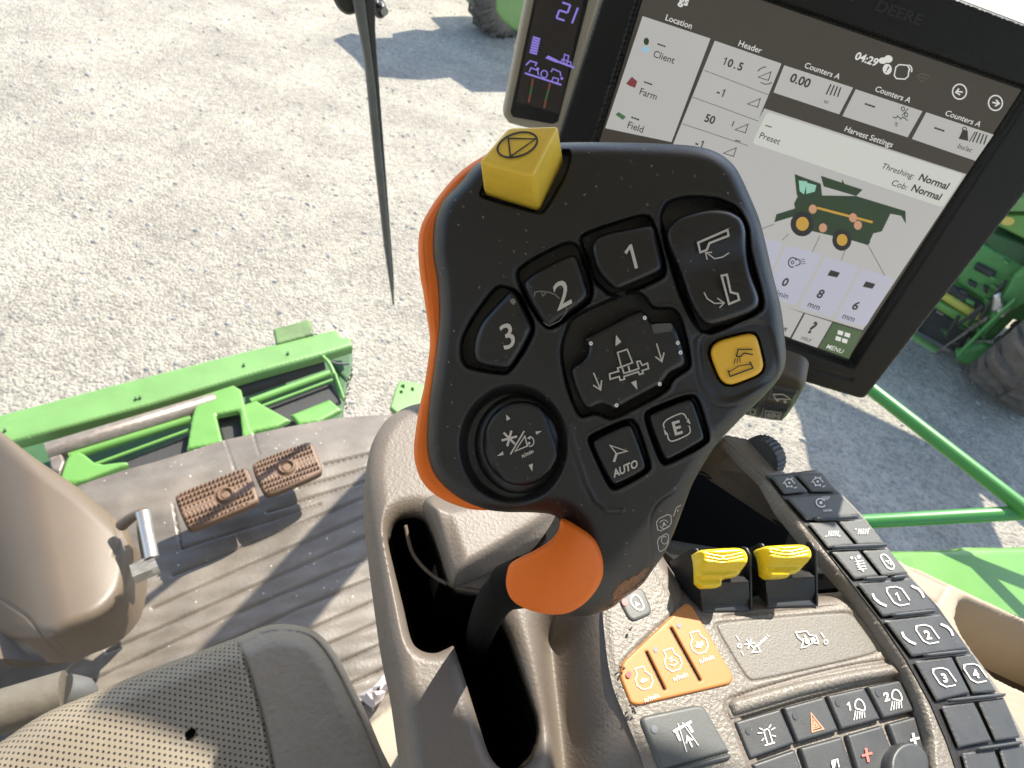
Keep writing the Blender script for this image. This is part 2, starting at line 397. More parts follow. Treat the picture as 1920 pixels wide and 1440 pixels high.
# ================================================================ SETTING
def gravel():
    m = mat('gravel', (.5, .47, .4), .9); n = m.node_tree.nodes; l = m.node_tree.links; b = n['Principled BSDF']
    tc = n.new('ShaderNodeTexCoord'); O = tc.outputs['Object']
    v = n.new('ShaderNodeTexVoronoi'); v.inputs['Scale'].default_value = 42; l.new(O, v.inputs['Vector'])
    v2 = n.new('ShaderNodeTexVoronoi'); v2.inputs['Scale'].default_value = 62; l.new(O, v2.inputs['Vector'])
    n1 = n.new('ShaderNodeTexNoise'); n1.inputs['Scale'].default_value = 1.1; n1.inputs['Detail'].default_value = 9; n1.inputs['Roughness'].default_value = .7; l.new(O, n1.inputs['Vector'])
    n3 = n.new('ShaderNodeTexNoise'); n3.inputs['Scale'].default_value = 11; n3.inputs['Detail'].default_value = 8; n3.inputs['Roughness'].default_value = .8; l.new(O, n3.inputs['Vector'])
    rp = n.new('ShaderNodeValToRGB'); e = rp.color_ramp.elements
    e[0].position = .35; e[0].color = (.33, .30, .25, 1); e[1].position = .62; e[1].color = (.49, .445, .365, 1); l.new(n1.outputs['Fac'], rp.inputs[0])
    sc = n.new('ShaderNodeSeparateColor'); l.new(v.outputs['Color'], sc.inputs[0])
    r2 = n.new('ShaderNodeValToRGB'); e = r2.color_ramp.elements; e[0].position = 0; e[0].color = (.6, .6, .6, 1); e[1].position = .55; e[1].color = (1.05, 1.03, 1, 1); l.new(sc.outputs[0], r2.inputs[0])
    mu = n.new('ShaderNodeMix'); mu.data_type = 'RGBA'; mu.blend_type = 'MULTIPLY'; mu.inputs[0].default_value = .8
    l.new(rp.outputs[0], mu.inputs[6]); l.new(r2.outputs[0], mu.inputs[7])
    r3 = n.new('ShaderNodeValToRGB'); e = r3.color_ramp.elements; e[0].position = .3; e[0].color = (.5, .49, .48, 1); e[1].position = .55; e[1].color = (1, 1, 1, 1); l.new(n3.outputs['Fac'], r3.inputs[0])
    m2 = n.new('ShaderNodeMix'); m2.data_type = 'RGBA'; m2.blend_type = 'MULTIPLY'; m2.inputs[0].default_value = .7
    l.new(mu.outputs[2], m2.inputs[6]); l.new(r3.outputs[0], m2.inputs[7]); l.new(m2.outputs[2], b.inputs['Base Color'])
    a = n.new('ShaderNodeMath'); a.operation = 'MULTIPLY_ADD'; a.inputs[1].default_value = .5; l.new(v2.outputs['Distance'], a.inputs[0]); l.new(v.outputs['Distance'], a.inputs[2])
    a2 = n.new('ShaderNodeMath'); a2.operation = 'MULTIPLY_ADD'; a2.inputs[1].default_value = -1.6; l.new(n3.outputs['Fac'], a2.inputs[0]); l.new(a.outputs[0], a2.inputs[2])
    bp = n.new('ShaderNodeBump'); bp.invert = True; bp.inputs['Strength'].default_value = 1; bp.inputs['Distance'].default_value = .017
    l.new(a2.outputs[0], bp.inputs['Height']); l.new(bp.outputs[0], b.inputs['Normal'])
    return m
xs = np.linspace(-400, 400, 3)
g = mesh('ground', [(x, y, 0) for y in xs for x in xs], [[j*3+i, j*3+i+1, j*3+i+4, j*3+i+3] for j in range(2) for i in range(2)], gravel(), None, 0, (0, 0, 0))
tag(g, 'pale sunlit gravel yard', None, None, 'structure')
# loose larger stones lying on the gravel
def stones():
    V = []; f = []; n = 0; rs = np.random.RandomState(3)
    for k in range(2600):
        az = rs.uniform(-50, 50); r = rs.uniform(2.2, 17); c = np.array([r*math.sin(R(az)), r*math.cos(R(az)), 0]); s = rs.uniform(.012, .03)*(1+.5*(rs.rand() > .93))
        a = rs.rand()*6.28; sx, sy, sz = s*rs.uniform(.8, 1.5), s, s*rs.uniform(.4, .7)
        for q in ((1, 0, 0), (.4, .9, .1), (-.7, .7, 0), (-1, -.1, 0), (-.3, -.9, 0), (.7, -.7, .1)):
            j = rs.uniform(.8, 1.2); V.append(c+[j*(q[0]*sx*math.cos(a)-q[1]*sy*math.sin(a)), j*(q[0]*sx*math.sin(a)+q[1]*sy*math.cos(a)), 0])
        for q in ((.5, .1), (-.2, .5), (-.3, -.4)):
            V.append(c+[q[0]*sx*math.cos(a)-q[1]*sy*math.sin(a), q[0]*sx*math.sin(a)+q[1]*sy*math.cos(a), sz*rs.uniform(.8, 1.2)])
        for t in ((0, 1, 6), (1, 7, 6), (1, 2, 7), (2, 3, 7), (3, 8, 7), (3, 4, 8), (4, 5, 8), (5, 6, 8), (5, 0, 6), (6, 7, 8)): f.append([i+n for i in t])
        n += 9
    o = mesh('gravel_stones', V, f, mat('stone', (.33, .31, .27), .9, 0, 1, .3, 6), None, 0, (0, 0, 0))
    tag(o, 'loose stones scattered over the pale gravel yard', None, None, 'stuff')
stones()

# cab roof and rear wall (out of the picture, they shade the cab)
lining = mat('roof_lining', (.6, .56, .5), .9)
def slab(name, a, b, lb):
    (x0, y0, z0), (x1, y1, z1) = a, b; V = [(x, y, z) for z in (z0, z1) for y in (y0, y1) for x in (x0, x1)]
    o = mesh(name, V, [[0, 1, 3, 2], [4, 6, 7, 5], [0, 4, 5, 1], [1, 5, 7, 3], [3, 7, 6, 2], [2, 6, 4, 0]], lining, None, 0); tag(o, lb, None, None, 'structure')
slab('cab_roof', (-1.0, -.75, CZ+.66), (1.08, .875, CZ+.72), 'roof of the cab')
slab('seat_shade_slab', (.005, 1.06, CZ+.64), (.245, 1.40, CZ+.655), 'unseen slab added under the roof to shade the seat')  # unseen blocker, sized so that its shadow covers the seat
slab('corner_post', (-.12, 1.49, CZ-1.35), (.02, 1.56, CZ+.655), 'corner post of the cab behind the display')
slab('cab_rear_wall', (-1.0, -.75, CZ-1.35), (1.08, -.70, CZ+.655), 'rear wall of the cab')

# ================================================================ CONTROL GRIP
def gdepth(x, y):
    s = np.clip((np.asarray(y, float)-270)/880, -.3, 1.3)
    return .214+.034*s*np.abs(s)+((np.asarray(x, float)-1130)/330)**2*.004
GS = sightward(atdepth(gdepth))
body = crom([(930, 290), (893, 307), (863, 341), (832, 374), (817, 407), (812, 439), (812, 480), (820, 530), (823, 590), (820, 640), (814, 690), (806, 745), (801, 795), (801, 845), (811, 883),
             (832, 912), (863, 937), (897, 953), (947, 960), (999, 961), (1040, 967), (1050, 990), (1020, 1040), (985, 1085), (990, 1130), (1046, 1152), (1087, 1156), (1121, 1150), (1150, 1138), (1171, 1119), (1202, 1098), (1225, 1067), (1246, 1037),
             (1267, 990), (1285, 942), (1302, 900), (1340, 837), (1361, 814), (1392, 782), (1424, 751), (1452, 721), (1468, 697), (1474, 670), (1471, 630), (1464, 575), (1449, 515), (1437, 462), (1424, 412), (1407, 370), (1390, 333), (1374, 308),
             (1347, 287), (1310, 275), (1254, 270), (1160, 267), (1060, 267), (980, 275)], 4)
W = {}
W['k1'] = chaikin([(1085, 443), (1105, 432), (1200, 401), (1222, 405), (1234, 440), (1250, 500), (1246, 522), (1162, 558), (1142, 556), (1108, 524), (1092, 470)], 2)
W['k2'] = chaikin([(964, 510), (990, 488), (1060, 452), (1083, 456), (1100, 490), (1114, 543), (1106, 570), (1040, 616), (1022, 616), (985, 565)], 2)
W['k3'] = chaikin([(926, 538), (945, 534), (974, 546), (1002, 606), (1002, 622), (985, 658), (960, 694), (948, 703), (904, 697), (874, 690), (863, 672), (864, 636), (884, 596)], 2)
W['cross'] = chaikin([(1048, 655), (1066, 600), (1080, 588), (1160, 552), (1195, 545), (1212, 556), (1226, 578), (1258, 574), (1277, 590), (1292, 650), (1297, 690), (1262, 710), (1252, 735), (1152, 787), (1132, 784), (1118, 775), (1085, 786), (1062, 730)], 2)
W['rock'] = chaikin([(1236, 402), (1250, 376), (1291, 366), (1347, 370), (1385, 388), (1404, 425), (1407, 470), (1432, 560), (1430, 585), (1335, 627), (1312, 624), (1290, 590), (1268, 540), (1244, 455)], 2)
W['E'] = chaikin([(1206, 783), (1212, 768), (1292, 737), (1310, 745), (1331, 815), (1328, 832), (1250, 873), (1236, 868)], 2)
W['auto'] = chaikin([(1100, 826), (1106, 814), (1180, 782), (1196, 792), (1222, 872), (1216, 886), (1155, 920), (1140, 914)], 2)
well_round = crom([(963+105*math.cos(t), 834+116*math.sin(t)) for t in np.linspace(0, 2*math.pi, 16, endpoint=False)], 3)
dish = chaikin([(1308, 645), (1325, 618), (1410, 598), (1440, 606), (1452, 630), (1464, 690), (1452, 716), (1372, 754), (1342, 748), (1318, 715)], 2)
plateau = [(1068, 795), (1082, 850), (1100, 905), (1118, 940), (1140, 957), (1168, 956)]
def hgrip(d, x, y):
    Rr = 26+55*sst(880, 1040, y); h = dome(d, Rr, .0085+.012*sst(880, 1040, y))
    for k, p in W.items():
        dd = sdf(x, y, p)[0]; h = h-.009*sst(-1.5, 5, dd)+.0004*np.exp(-((dd+4)/3)**2)
    dd = sdf(x, y, well_round)[0]; h = h-.008*sst(-2, 22, dd)
    dd = sdf(x, y, dish)[0]; h = h-.0014*sst(-3, 8, dd)
    dd = sdf(x, y, yelwell)[0]; h = h-.003*sst(-1, 3, dd)
    h = h+groove(x, y, plateau, 3.5, -.0006)+groove(x, y, [(p[0]-7, p[1]+3) for p in plateau], 4, .0005)
    h = h+groove(x, y, crom([(1300, 905), (1250, 930), (1225, 955), (1218, 990), (1222, 1030), (1218, 1060)], 4, False), 2.2, .0004)
    h = h+groove(x, y, crom([(1290, 560), (1312, 620), (1300, 640), (1305, 700), (1320, 740), (1350, 762), (1400, 755), (1446, 730)], 4, False), 2.5, .0003)
    # socket around the stop key
    dd = sdf(x, y, stopwell)[0]; h = h-.005*sst(-1, 3, dd)
    # worn crumbled lower rim
    h = h-.0016*(np.sin(x*.9+y*.37)*np.sin(x*.31-y*.83)+.2 > .35)*sst(16, 3, d)*sst(1040, 1070, y)*sst(1120, 1140, x)
    return h
yelout = chaikin([(1331, 664), (1336, 648), (1352, 637), (1402, 625), (1416, 628), (1422, 641), (1432, 684), (1427, 697), (1416, 705), (1375, 721), (1361, 720), (1349, 710)], 2)
yelwell = yelout+(yelout-yelout.mean(0))*.09
stopwell = chaikin([(898, 362), (915, 330), (1040, 285), (1066, 278), (1073, 292), (1062, 330), (1022, 400), (1008, 402), (902, 372)], 2)
gc = GS(np.array([1130.]), np.array([1100.]))[0][0]
grip = thing('control_grip', 'large black palm grip with orange trim, numbered keys and a yellow stop key', 'joystick', pt(890, 1180, -.36))
gb = relief('body', body, GS, M['grip'], grip, hgrip, 1.8, .024, smooth=60, backvec=AZ)
# orange trim behind the face
trim_o = [(990, 283), (930, 283), (897, 298), (863, 322), (832, 355), (805, 393), (788, 428), (784, 470), (788, 520), (793, 545), (798, 580), (806, 635), (802, 680), (795, 725), (787, 760), (780, 802), (776, 840), (779, 870), (790, 900),
          (811, 924), (842, 942), (884, 955), (925, 956), (960, 948), (940, 925), (900, 900), (850, 850), (850, 700), (870, 560), (860, 450), (900, 370)]
relief('trim', crom(trim_o, 4), GS, M['orange'], grip, lambda d, x, y: -.0085+dome(d, 12, .006)+groove(x, y, crom([(890, 318), (850, 350), (812, 402), (797, 440), (797, 480), (806, 560), (812, 640), (800, 740), (787, 840), (800, 900), (850, 938)], 4, False), 1.6, .0003), 1.8, .026, smooth=60)
def keypart(name, outline, top, m, Rr=8, H=.0035, back=.008, surf=GS, par=None, cell=1.6, extra=None):
    return relief(name, outline, surf, m, par or grip, lambda d, x, y: top+dome(d, Rr, H)+(extra(x, y, d) if extra else 0), cell, back, smooth=60)
k1 = keypart('button', chaikin([(1106, 462), (1122, 441), (1170, 430), (1218, 421), (1229, 428), (1243, 495), (1240, 509), (1200, 527), (1160, 544), (1148, 540), (1118, 508)], 2), .0022, M['key'], 12)
k2 = keypart('button', chaikin([(979, 530), (1000, 512), (1050, 486), (1072, 477), (1084, 484), (1096, 520), (1105, 552), (1095, 567), (1060, 592), (1032, 614), (1018, 607), (992, 565)], 2), .0022, M['key'], 14)
k3 = keypart('button', chaikin([(941, 560), (958, 544), (968, 550), (996, 607), (998, 619), (981, 653), (960, 686), (950, 692), (912, 687), (892, 679), (886, 661), (889, 633), (902, 602)], 2), .0022, M['key'], 14)
crossp = chaikin([(1092, 634), (1113, 624), (1175, 592), (1200, 580), (1212, 588), (1222, 605), (1258, 604), (1269, 614), (1283, 655), (1287, 678), (1282, 688), (1256, 700), (1246, 715), (1236, 724), (1152, 770), (1138, 762), (1128, 758), (1106, 768), (1094, 762), (1079, 730), (1069, 697), (1074, 686), (1090, 677), (1100, 664), (1102, 648)], 1)
kx = keypart('rocker', crossp, .0018, M['key'], 12, extra=lambda x, y, d: -.0012*np.exp(-(((x-1170)*.96+(y-682)*-.28)/46)**2))
rockp = chaikin([(1247, 432), (1272, 407), (1310, 395), (1340, 391), (1368, 395), (1390, 408), (1399, 430), (1400, 462), (1408, 515), (1424, 558), (1422, 576), (1400, 590), (1337, 611), (1318, 606), (1297, 578), (1272, 505), (1252, 462)], 2)
kr = keypart('rocker', rockp, .0035, M['key'], 12, extra=lambda x, y, d: -.0022*np.exp(-((y-505+(x-1330)*.25)/42)**2))
ky = keypart('button', yelout, .0012, M['yelkey'], 7, .0022); tag(ky, 'small yellow square key')
kE = keypart('button', chaikin([(1214, 782), (1222, 773), (1290, 746), (1302, 752), (1322, 814), (1320, 827), (1256, 863), (1243, 860)], 2), .0005, M['key'], 7)
kA = keypart('button', chaikin([(1108, 832), (1116, 822), (1176, 793), (1188, 800), (1213, 871), (1209, 883), (1157, 910), (1145, 907)], 2), .0005, M['key'], 7)
skirt = crom([(975+86*math.cos(t), 833+94*math.sin(t)) for t in np.linspace(0, 2*math.pi, 16, endpoint=False)], 3)
discp = crom([(978+74*math.cos(t), 831+80*math.sin(t)) for t in np.linspace(0, 2*math.pi, 16, endpoint=False)], 3)
kj = keypart('thumb_stick', skirt, -.0045, M['key'], 26, .004)
kd = relief('cap', discp, GS, M['key'], kj, lambda d, x, y: -.0005+dome(d, 10, .004)-.0018*sst(52, 66, np.abs((x-978)*.94-(y-831)*-.34*-1)), 1.6, .006, smooth=60)
# stop key block
def gp(x, y, up): p, n = GS(np.array([x], float), np.array([y], float)); return p[0]+AZ*(-up)
sv = []
for (x, y, u) in ((897, 302, .020), (999, 330, .021), (1048, 234, .014), (955, 237, .014), (907, 367, -.004), (1011, 399, -.004), (1059, 303, -.006), (925, 300, -.006)):
    p = gdepth(x, y)-u; sv.append(CAM+ray(np.array(x), np.array(y))*p)
stop = hullbevel('stop_key', sv, [[0, 1, 2, 3], [4, 5, 1, 0], [5, 6, 2, 1], [6, 7, 3, 2], [7, 4, 0, 3], [7, 6, 5, 4]], M['yellow'], grip, .0016, 4)
tn = np.cross(sv[1]-sv[0], sv[3]-sv[0]); TOP = plane((sv[0]+sv[1]+sv[2]+sv[3])/4, tn)
ik = Ink(TOP, .0004)
ik.arc(970, 273, 38.5, 21.5, 0, 360, 3.6, -18, 40); ik.stroke([(953, 261), (1004, 262), (957, 295)], 3, True); ik.build('symbol', M['inkb'], stop)
XD = (.955, -.29); UPD = (-.25, -.97)
Ink(GS, .0027).text('1', 1187, 481, 46, XD, UPD).build('symbol', M['ink'], k1)
Ink(GS, .0027).text('2', 1054, 551, 50, (.86, -.48), (-.2, -.98), False).build('symbol', M['ink'], k2)
Ink(GS, .0027).text('3', 952, 629, 46, (.9, -.42), (-.24, -.97), False).build('symbol', M['ink'], k3)
sc = Ink(GS, .0026)                      # scuff on key 2
sc.stroke([(1002, 556), (1003, 548), (1012, 546), (1030, 548), (1042, 553), (1049, 560)], 2.2).stroke([(1015, 548), (1018, 555), (1024, 549)], 2).stroke([(1061, 573), (1063, 584), (1050, 601), (1030, 611), (1019, 605)], 1.4)
sc.build('scuff', mat('scuff', (.18, .17, .15), .7), k2)
Ink(GS, .0026).poly([(956, 562), (963, 559), (968, 566), (963, 572), (958, 568)]).build('scuff', bpy.data.materials['scuff'], k3)
ix = Ink(GS, .0023)
ix.poly([(1155, 628), (1165, 641), (1154, 649)]).poly([(1183, 717), (1193, 713), (1195, 731)])
ix.stroke([(1158, 661), (1176, 655), (1186, 680), (1165, 688)], 2.6, True)
ix.stroke([(1143, 701), (1160, 696), (1158, 690), (1166, 688), (1170, 700), (1184, 696), (1198, 691), (1194, 678), (1200, 677), (1204, 685), (1214, 681), (1216, 691), (1204, 695), (1206, 700), (1199, 702), (1197, 697), (1170, 706), (1171, 711), (1163, 713), (1161, 706), (1144, 711)], 2.8, True)
ix.stroke([(1178, 686), (1181, 697)], 3)
ix.stroke([(1113, 699), (1126, 730)], 2.4).stroke([(1112, 722), (1126, 731), (1128, 713)], 2.4)
ix.stroke([(1231, 644), (1241, 677)], 2.4).stroke([(1229, 669), (1241, 678), (1245, 661)], 2.4)
ix.build('symbol', M['ink'], kx)
iw = Ink(GS, .0024)
for (x, y) in ((1209, 596), (1271, 643), (1276, 661), (1108, 644), (1237, 720), (1156, 760)): iw.arc(x, y, 2.4, 2.6, 0, 360, 2.4, 0, 10)
iw.build('worn_spot', M['inkw'], kx)
ic = Ink(GS, .0021).poly([(1221, 610), (1230, 607), (1258, 606), (1262, 612), (1259, 621), (1245, 623), (1226, 626)]); ic.build('scuff', mat('scuff_grey', (.07, .07, .068), .6), kx)
ir = Ink(GS, .0042)
ir.stroke([(1309, 455), (1364, 431), (1366, 442), (1330, 456), (1325, 469), (1313, 473)], 4, True)
ir.stroke([(1367, 474), (1355, 482), (1340, 485), (1325, 474)], 2.2).stroke([(1335, 473), (1323, 474), (1326, 487)], 2.2)
ir.stroke([(1353, 517), (1363, 515), (1370, 548), (1383, 551), (1386, 562), (1367, 570)], 4, True)
ir.stroke([(1320, 548), (1326, 560), (1340, 569), (1357, 568)], 2.2).stroke([(1345, 559), (1358, 568), (1349, 577)], 2.2)
ir.build('symbol', M['ink'], kr)
iy = Ink(GS, .0019)
iy.stroke([(1411, 655), (1384, 655), (1381, 668), (1388, 669), (1395, 662), (1412, 665)], 2.4)
iy.stroke([(1379, 672), (1376, 683)], 1.6).stroke([(1383, 672), (1382, 681)], 1.6).stroke([(1387, 671), (1388, 680)], 1.6)
iy.stroke([(1365, 694), (1369, 706), (1412, 690), (1406, 678)], 2.6).stroke([(1366, 698), (1386, 686), (1407, 683)], 1.8)
iy.build('symbol', M['inkb'], ky)
ie = Ink(GS, .0010).text('E', 1269, 802, 25, XD, UPD, True, wscale=.95)
ie.stroke(crom([(1246, 803), (1244, 795), (1252, 786), (1274, 776), (1283, 777), (1288, 786)], 3, False), 2.4)
ie.stroke(crom([(1251, 813), (1254, 824), (1262, 827), (1284, 818), (1294, 810), (1292, 798)], 3, False), 2.4)
ie.poly([(1244, 803), (1252, 813), (1247, 816)]).poly([(1287, 790), (1291, 784), (1295, 796)]); ie.build('symbol', M['ink'], kE)
ia = Ink(GS, .0010).text('AUTO', 1173, 878, 14.5, (.91, -.41), (-.15, -.98), True, wscale=.86)
ia.stroke([(1144, 835), (1176, 846), (1156, 851)], 2.6, True).stroke([(1156, 851), (1151, 866)], 4.5); ia.build('symbol', M['ink'], kA)
ij = Ink(GS, .0003)
for a in (0, 60, 120): ij.stroke([(955-15*math.cos(R(a+15)), 822+15*math.sin(R(a+15))), (955+15*math.cos(R(a+15)), 822-15*math.sin(R(a+15)))], 4.2)
ij.stroke([(983, 808), (957, 852)], 2.8).stroke([(984, 818), (989, 836), (966, 846)], 2.6, True).arc(994, 828, 7, 9, -110, 110, 2, 0, 10).disc(992, 831, 2.6).poly([(988, 822), (995, 817), (994, 824)])
ij.text('n/min', 989, 850, 7.5, (.91, -.42), (-.3, -.95), True)
for tri in ([(949, 777), (957, 785), (950, 789)], [(1004, 809), (1016, 808), (1006, 815)], [(991, 872), (999, 869), (998, 884)], [(932, 855), (943, 846), (944, 853)]): ij.poly(tri)
ij.build('symbol', M['ink'], kd)
il = Ink(GS, .0003)
il.stroke(chaikin([(1230, 975), (1258, 962), (1259, 985), (1234, 998)], 1), 1.5, True).text('A', 1245, 983, 8, (.9, -.45), (-.1, -1), True)
il.arc(1245, 983, 8, 8, 20, 160, 1.2).arc(1245, 983, 8, 8, 200, 340, 1.2)
il.stroke([(1263, 968), (1268, 952), (1277, 947)], 1.4).stroke(chaikin([(1232, 1010), (1254, 998), (1252, 1025), (1236, 1037)], 1), 1.4, True).arc(1246, 1013, 6, 7, 0, 300, 1.3)
il.stroke([(1270, 960), (1272, 955)], 1.6); il.build('symbol', M['ink'], gb)
iz = Ink(GS, -.0004).stroke([(886, 734), (890, 729), (894, 727)], 3.4); iz.lift = .0002; iz.build('scuff', M['ink'], gb)
# worn bronze patch at the foot of the grip
worn = mat('worn_bronze', (.20, .085, .03), .55, .6, 500, .5, 160, dist=.002)
relief('worn_patch', crom([(1150, 1134), (1169, 1115), (1197, 1094), (1221, 1066), (1210, 1064), (1190, 1078), (1160, 1094), (1147, 1112)], 3), GS, worn, grip,
       lambda d, x, y: hgrip(np.maximum(sdf(x, y, body)[0], 2.5), x, y)+.0005+.0004*np.sin(x*.8)*np.sin(y*.7)-.0009*(1-sst(0, 4, d)), 1.4, .0, cap=False)
# orange palm pad and black shaft
pad = crom([(1054, 972), (1048, 992), (1033, 1012), (1004, 1031), (973, 1046), (956, 1058), (950, 1078), (949, 1098), (956, 1119), (971, 1134), (996, 1145), (1030, 1152), (1062, 1150), (1090, 1136), (1114, 1112), (1129, 1084), (1131, 1056), (1124, 1028), (1110, 1006), (1084, 987)], 4)
relief('palm_pad', pad, sightward(atdepth(lambda x, y: np.asarray(gdepth(x, y))-.011)), M['orange'], grip,
       lambda d, x, y: 0.004-.012*np.clip(((x-1045)*.93+(y-1062)*.35)**2/98**2+((y-1062)*.93-(x-1045)*.35)**2/105**2, 0, 1.6)+dome(d, 12, .005), 2.2, .03, smooth=70)
sh = [CAM+ray(np.array(x), np.array(y))*z for x, y, z in ((1000, 1085, .262), (958, 1100, .272), (925, 1130, .29), (900, 1190, .335), (895, 1230, .40))]
tube('shaft', sh, [.0095, .0095, .0088, .0078, .0078], M['rubberblack'], grip, 20)
tube('collar', [CAM+ray(np.array(x), np.array(y))*z for x, y, z in ((985, 1090, .262), (950, 1100, .270))], [.0112, .0102], M['rubberblack'], grip, 24, path=False)

# ================================================================ ARMREST CONSOLE
DZ = -.33; DECK = level(DZ)
DECK2 = level(DZ+.012)      # top of the key deck, 12 mm above the lever channel
def shift(T): return T
con = thing('armrest_console', 'taupe armrest console with orange, grey and black key pads and two yellow levers', 'console', pt(1300, 1300, -.6))
slot = crom([(745, 967), (774, 959), (796, 967), (808, 992), (822, 1030), (836, 1076), (852, 1100), (880, 1108), (915, 1112), (935, 1140), (945, 1165), (960, 1200), (998, 1310), (1010, 1345), (1012, 1380), (999, 1416), (976, 1433), (947, 1430), (930, 1411), (918, 1382), (889, 1290), (862, 1208), (853, 1197), (839, 1203), (817, 1211), (792, 1205), (777, 1185), (763, 1126), (745, 1054), (733, 995)], 4)
cbody = chaikin([(687, 900), (689, 850), (700, 805), (725, 768), (765, 744), (830, 733), (960, 740), (1100, 830), (1200, 960), (1236, 1040), (1262, 1080), (1300, 1140), (1535, 1120), (1600, 1100), (1700, 1200), (1790, 1350), (1800, 1520), (790, 1520), (770, 1440), (761, 1371), (745, 1263), (727, 1191), (709, 1072), (696, 974)], 2)
edge = crom([(1100, 960), (1118, 1060), (1122, 1150), (1132, 1240), (1146, 1300), (1172, 1365), (1196, 1440), (1215, 1540)], 4, False)
edgepoly = list(map(tuple, edge))+[(1900, 1540), (1900, 900)]
def hcon(d, x, y):
    e = sdf(x, y, edgepoly)[0]
    h = dome(d, 36, .014)+.012*sst(-70, 8, e)
    ds = -sdf(x, y, slot)[0]
    h = h+dome(np.maximum(ds, 0), 9, .004)
    # raised rib where the slots meet, and hollow right of the slot
    h = h-.026*np.exp(-((x-1066-(y-1250)*.12)/38)**2)*sst(1100, 1180, y)
    h = h+groove(x, y, crom([(1162, 1262), (1170, 1238), (1230, 1180), (1262, 1150), (1268, 1128), (1266, 1095), (1256, 1072)], 4, False), 2.4, .0012)
    h = h+groove(x, y, chaikin([(1368, 1352), (1362, 1340), (1360, 1322), (1370, 1308), (1500, 1270), (1600, 1248), (1665, 1240)], 2, False), 3, .0018)
    h = h-.003*sst(-2, 5, sdf(x, y, [(1368, 1350), (1500, 1310), (1600, 1284), (1684, 1268), (1705, 1285), (1760, 1400), (1770, 1520), (1430, 1520)])[0])
    h = h-.0012*sst(-2, 3, sdf(x, y, pano)[0])
    return h
pan = chaikin([(1340, 1176), (1350, 1166), (1585, 1147), (1602, 1156), (1646, 1217), (1641, 1227), (1414, 1279), (1398, 1272)], 2)
pano = pan+(pan-pan.mean(0))*.03
cb = relief('body', cbody, DECK, M['taupe'], con, hcon, 3.0, .045, [slot], smooth=60)
relief('pedestal', np.array([(920, 1010), (1300, 1010), (1700, 1500), (980, 1500)], float), level(-.48), M['taupe'], con, None, 12, .86)
cb.data.materials.append(M['grain'])
# grained deck skin over the right-hand part
deckp = [(1237, 1046), (1262, 1082), (1306, 1144), (1530, 1128), (1598, 1100), (1690, 1205), (1770, 1330), (1790, 1500), (1225, 1500), (1204, 1425), (1178, 1358), (1150, 1292), (1139, 1235), (1131, 1160), (1128, 1090), (1160, 1020), (1200, 1010)]
deckp = chaikin(deckp, 2)
relief('deck', deckp, DECK2, M['grain'], con, lambda d, x, y: hcon(np.maximum(sdf(x, y, cbody)[0], 0), x, y)-.012+.0008-dome(d, 10, .0)*0-.0009*(1-sst(0, 16, d)), 2.6, .0, cap=False, smooth=60)
# slot walls and floor, darkness below put in as near-black colour
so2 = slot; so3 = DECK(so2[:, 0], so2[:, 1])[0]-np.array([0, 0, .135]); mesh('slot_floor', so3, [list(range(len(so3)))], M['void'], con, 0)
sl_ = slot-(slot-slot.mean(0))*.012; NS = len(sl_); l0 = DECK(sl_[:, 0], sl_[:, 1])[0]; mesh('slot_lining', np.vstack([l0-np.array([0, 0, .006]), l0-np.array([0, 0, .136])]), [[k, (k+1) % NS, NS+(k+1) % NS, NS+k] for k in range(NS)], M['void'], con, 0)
# folded gate cover in front of the grip
relief('gate_cover', crom([(792, 950), (820, 925), (960, 900), (1090, 930), (1085, 985), (1030, 1020), (985, 1040), (945, 1062), (905, 1082), (866, 1098), (848, 1100), (838, 1080), (812, 1000)], 4), sightward(level(-.30)), M['taupe'], con,
       lambda d, x, y: dome(d, 50, .035)+groove(x, y, [(800, 900), (846, 1100)], 16, -.006)+groove(x, y, [(1060, 960), (870, 1090)], 16, .004), 3, .03, smooth=70)
tube('gate_seal', [pt(760, 985, -.335), pt(775, 1040, -.34), pt(815, 1082, -.34), pt(865, 1103, -.335), pt(915, 1112, -.335)], .0013, M['column'], con, 8)

def key(name, outline, top, m, par=con, surf=DECK2, Rr=6, H=.0022, back=.006, cell=1.8, ck=2, extra=None):
    return relief(name, rnd(outline, ck*3.5), surf, m, par, lambda d, x, y: top+dome(d, Rr, H)+(extra(x, y, d) if extra else 0), cell, back, smooth=60)

# lock key
kl = key('key', [(1157, 1127), (1192, 1102), (1207, 1107), (1222, 1145), (1219, 1155), (1186, 1169), (1175, 1162)], shift(.002), M['greykey'])
tag(kl, 'small grey lock key')
i = Ink(DECK2, shift(.0024)); i.stroke(crom([(1182, 1122), (1180, 1132), (1190, 1144), (1200, 1146), (1204, 1140), (1198, 1126), (1190, 1118)], 4), 2.6, True).stroke([(1189, 1132), (1196, 1136), (1190, 1139)], 1.8, True); i.build('symbol', M['inkw'], kl)
Ink(DECK2, shift(.0024)).disc(1169, 1132, 5.5, 7, -20).build('lamp', M['red'], kl)
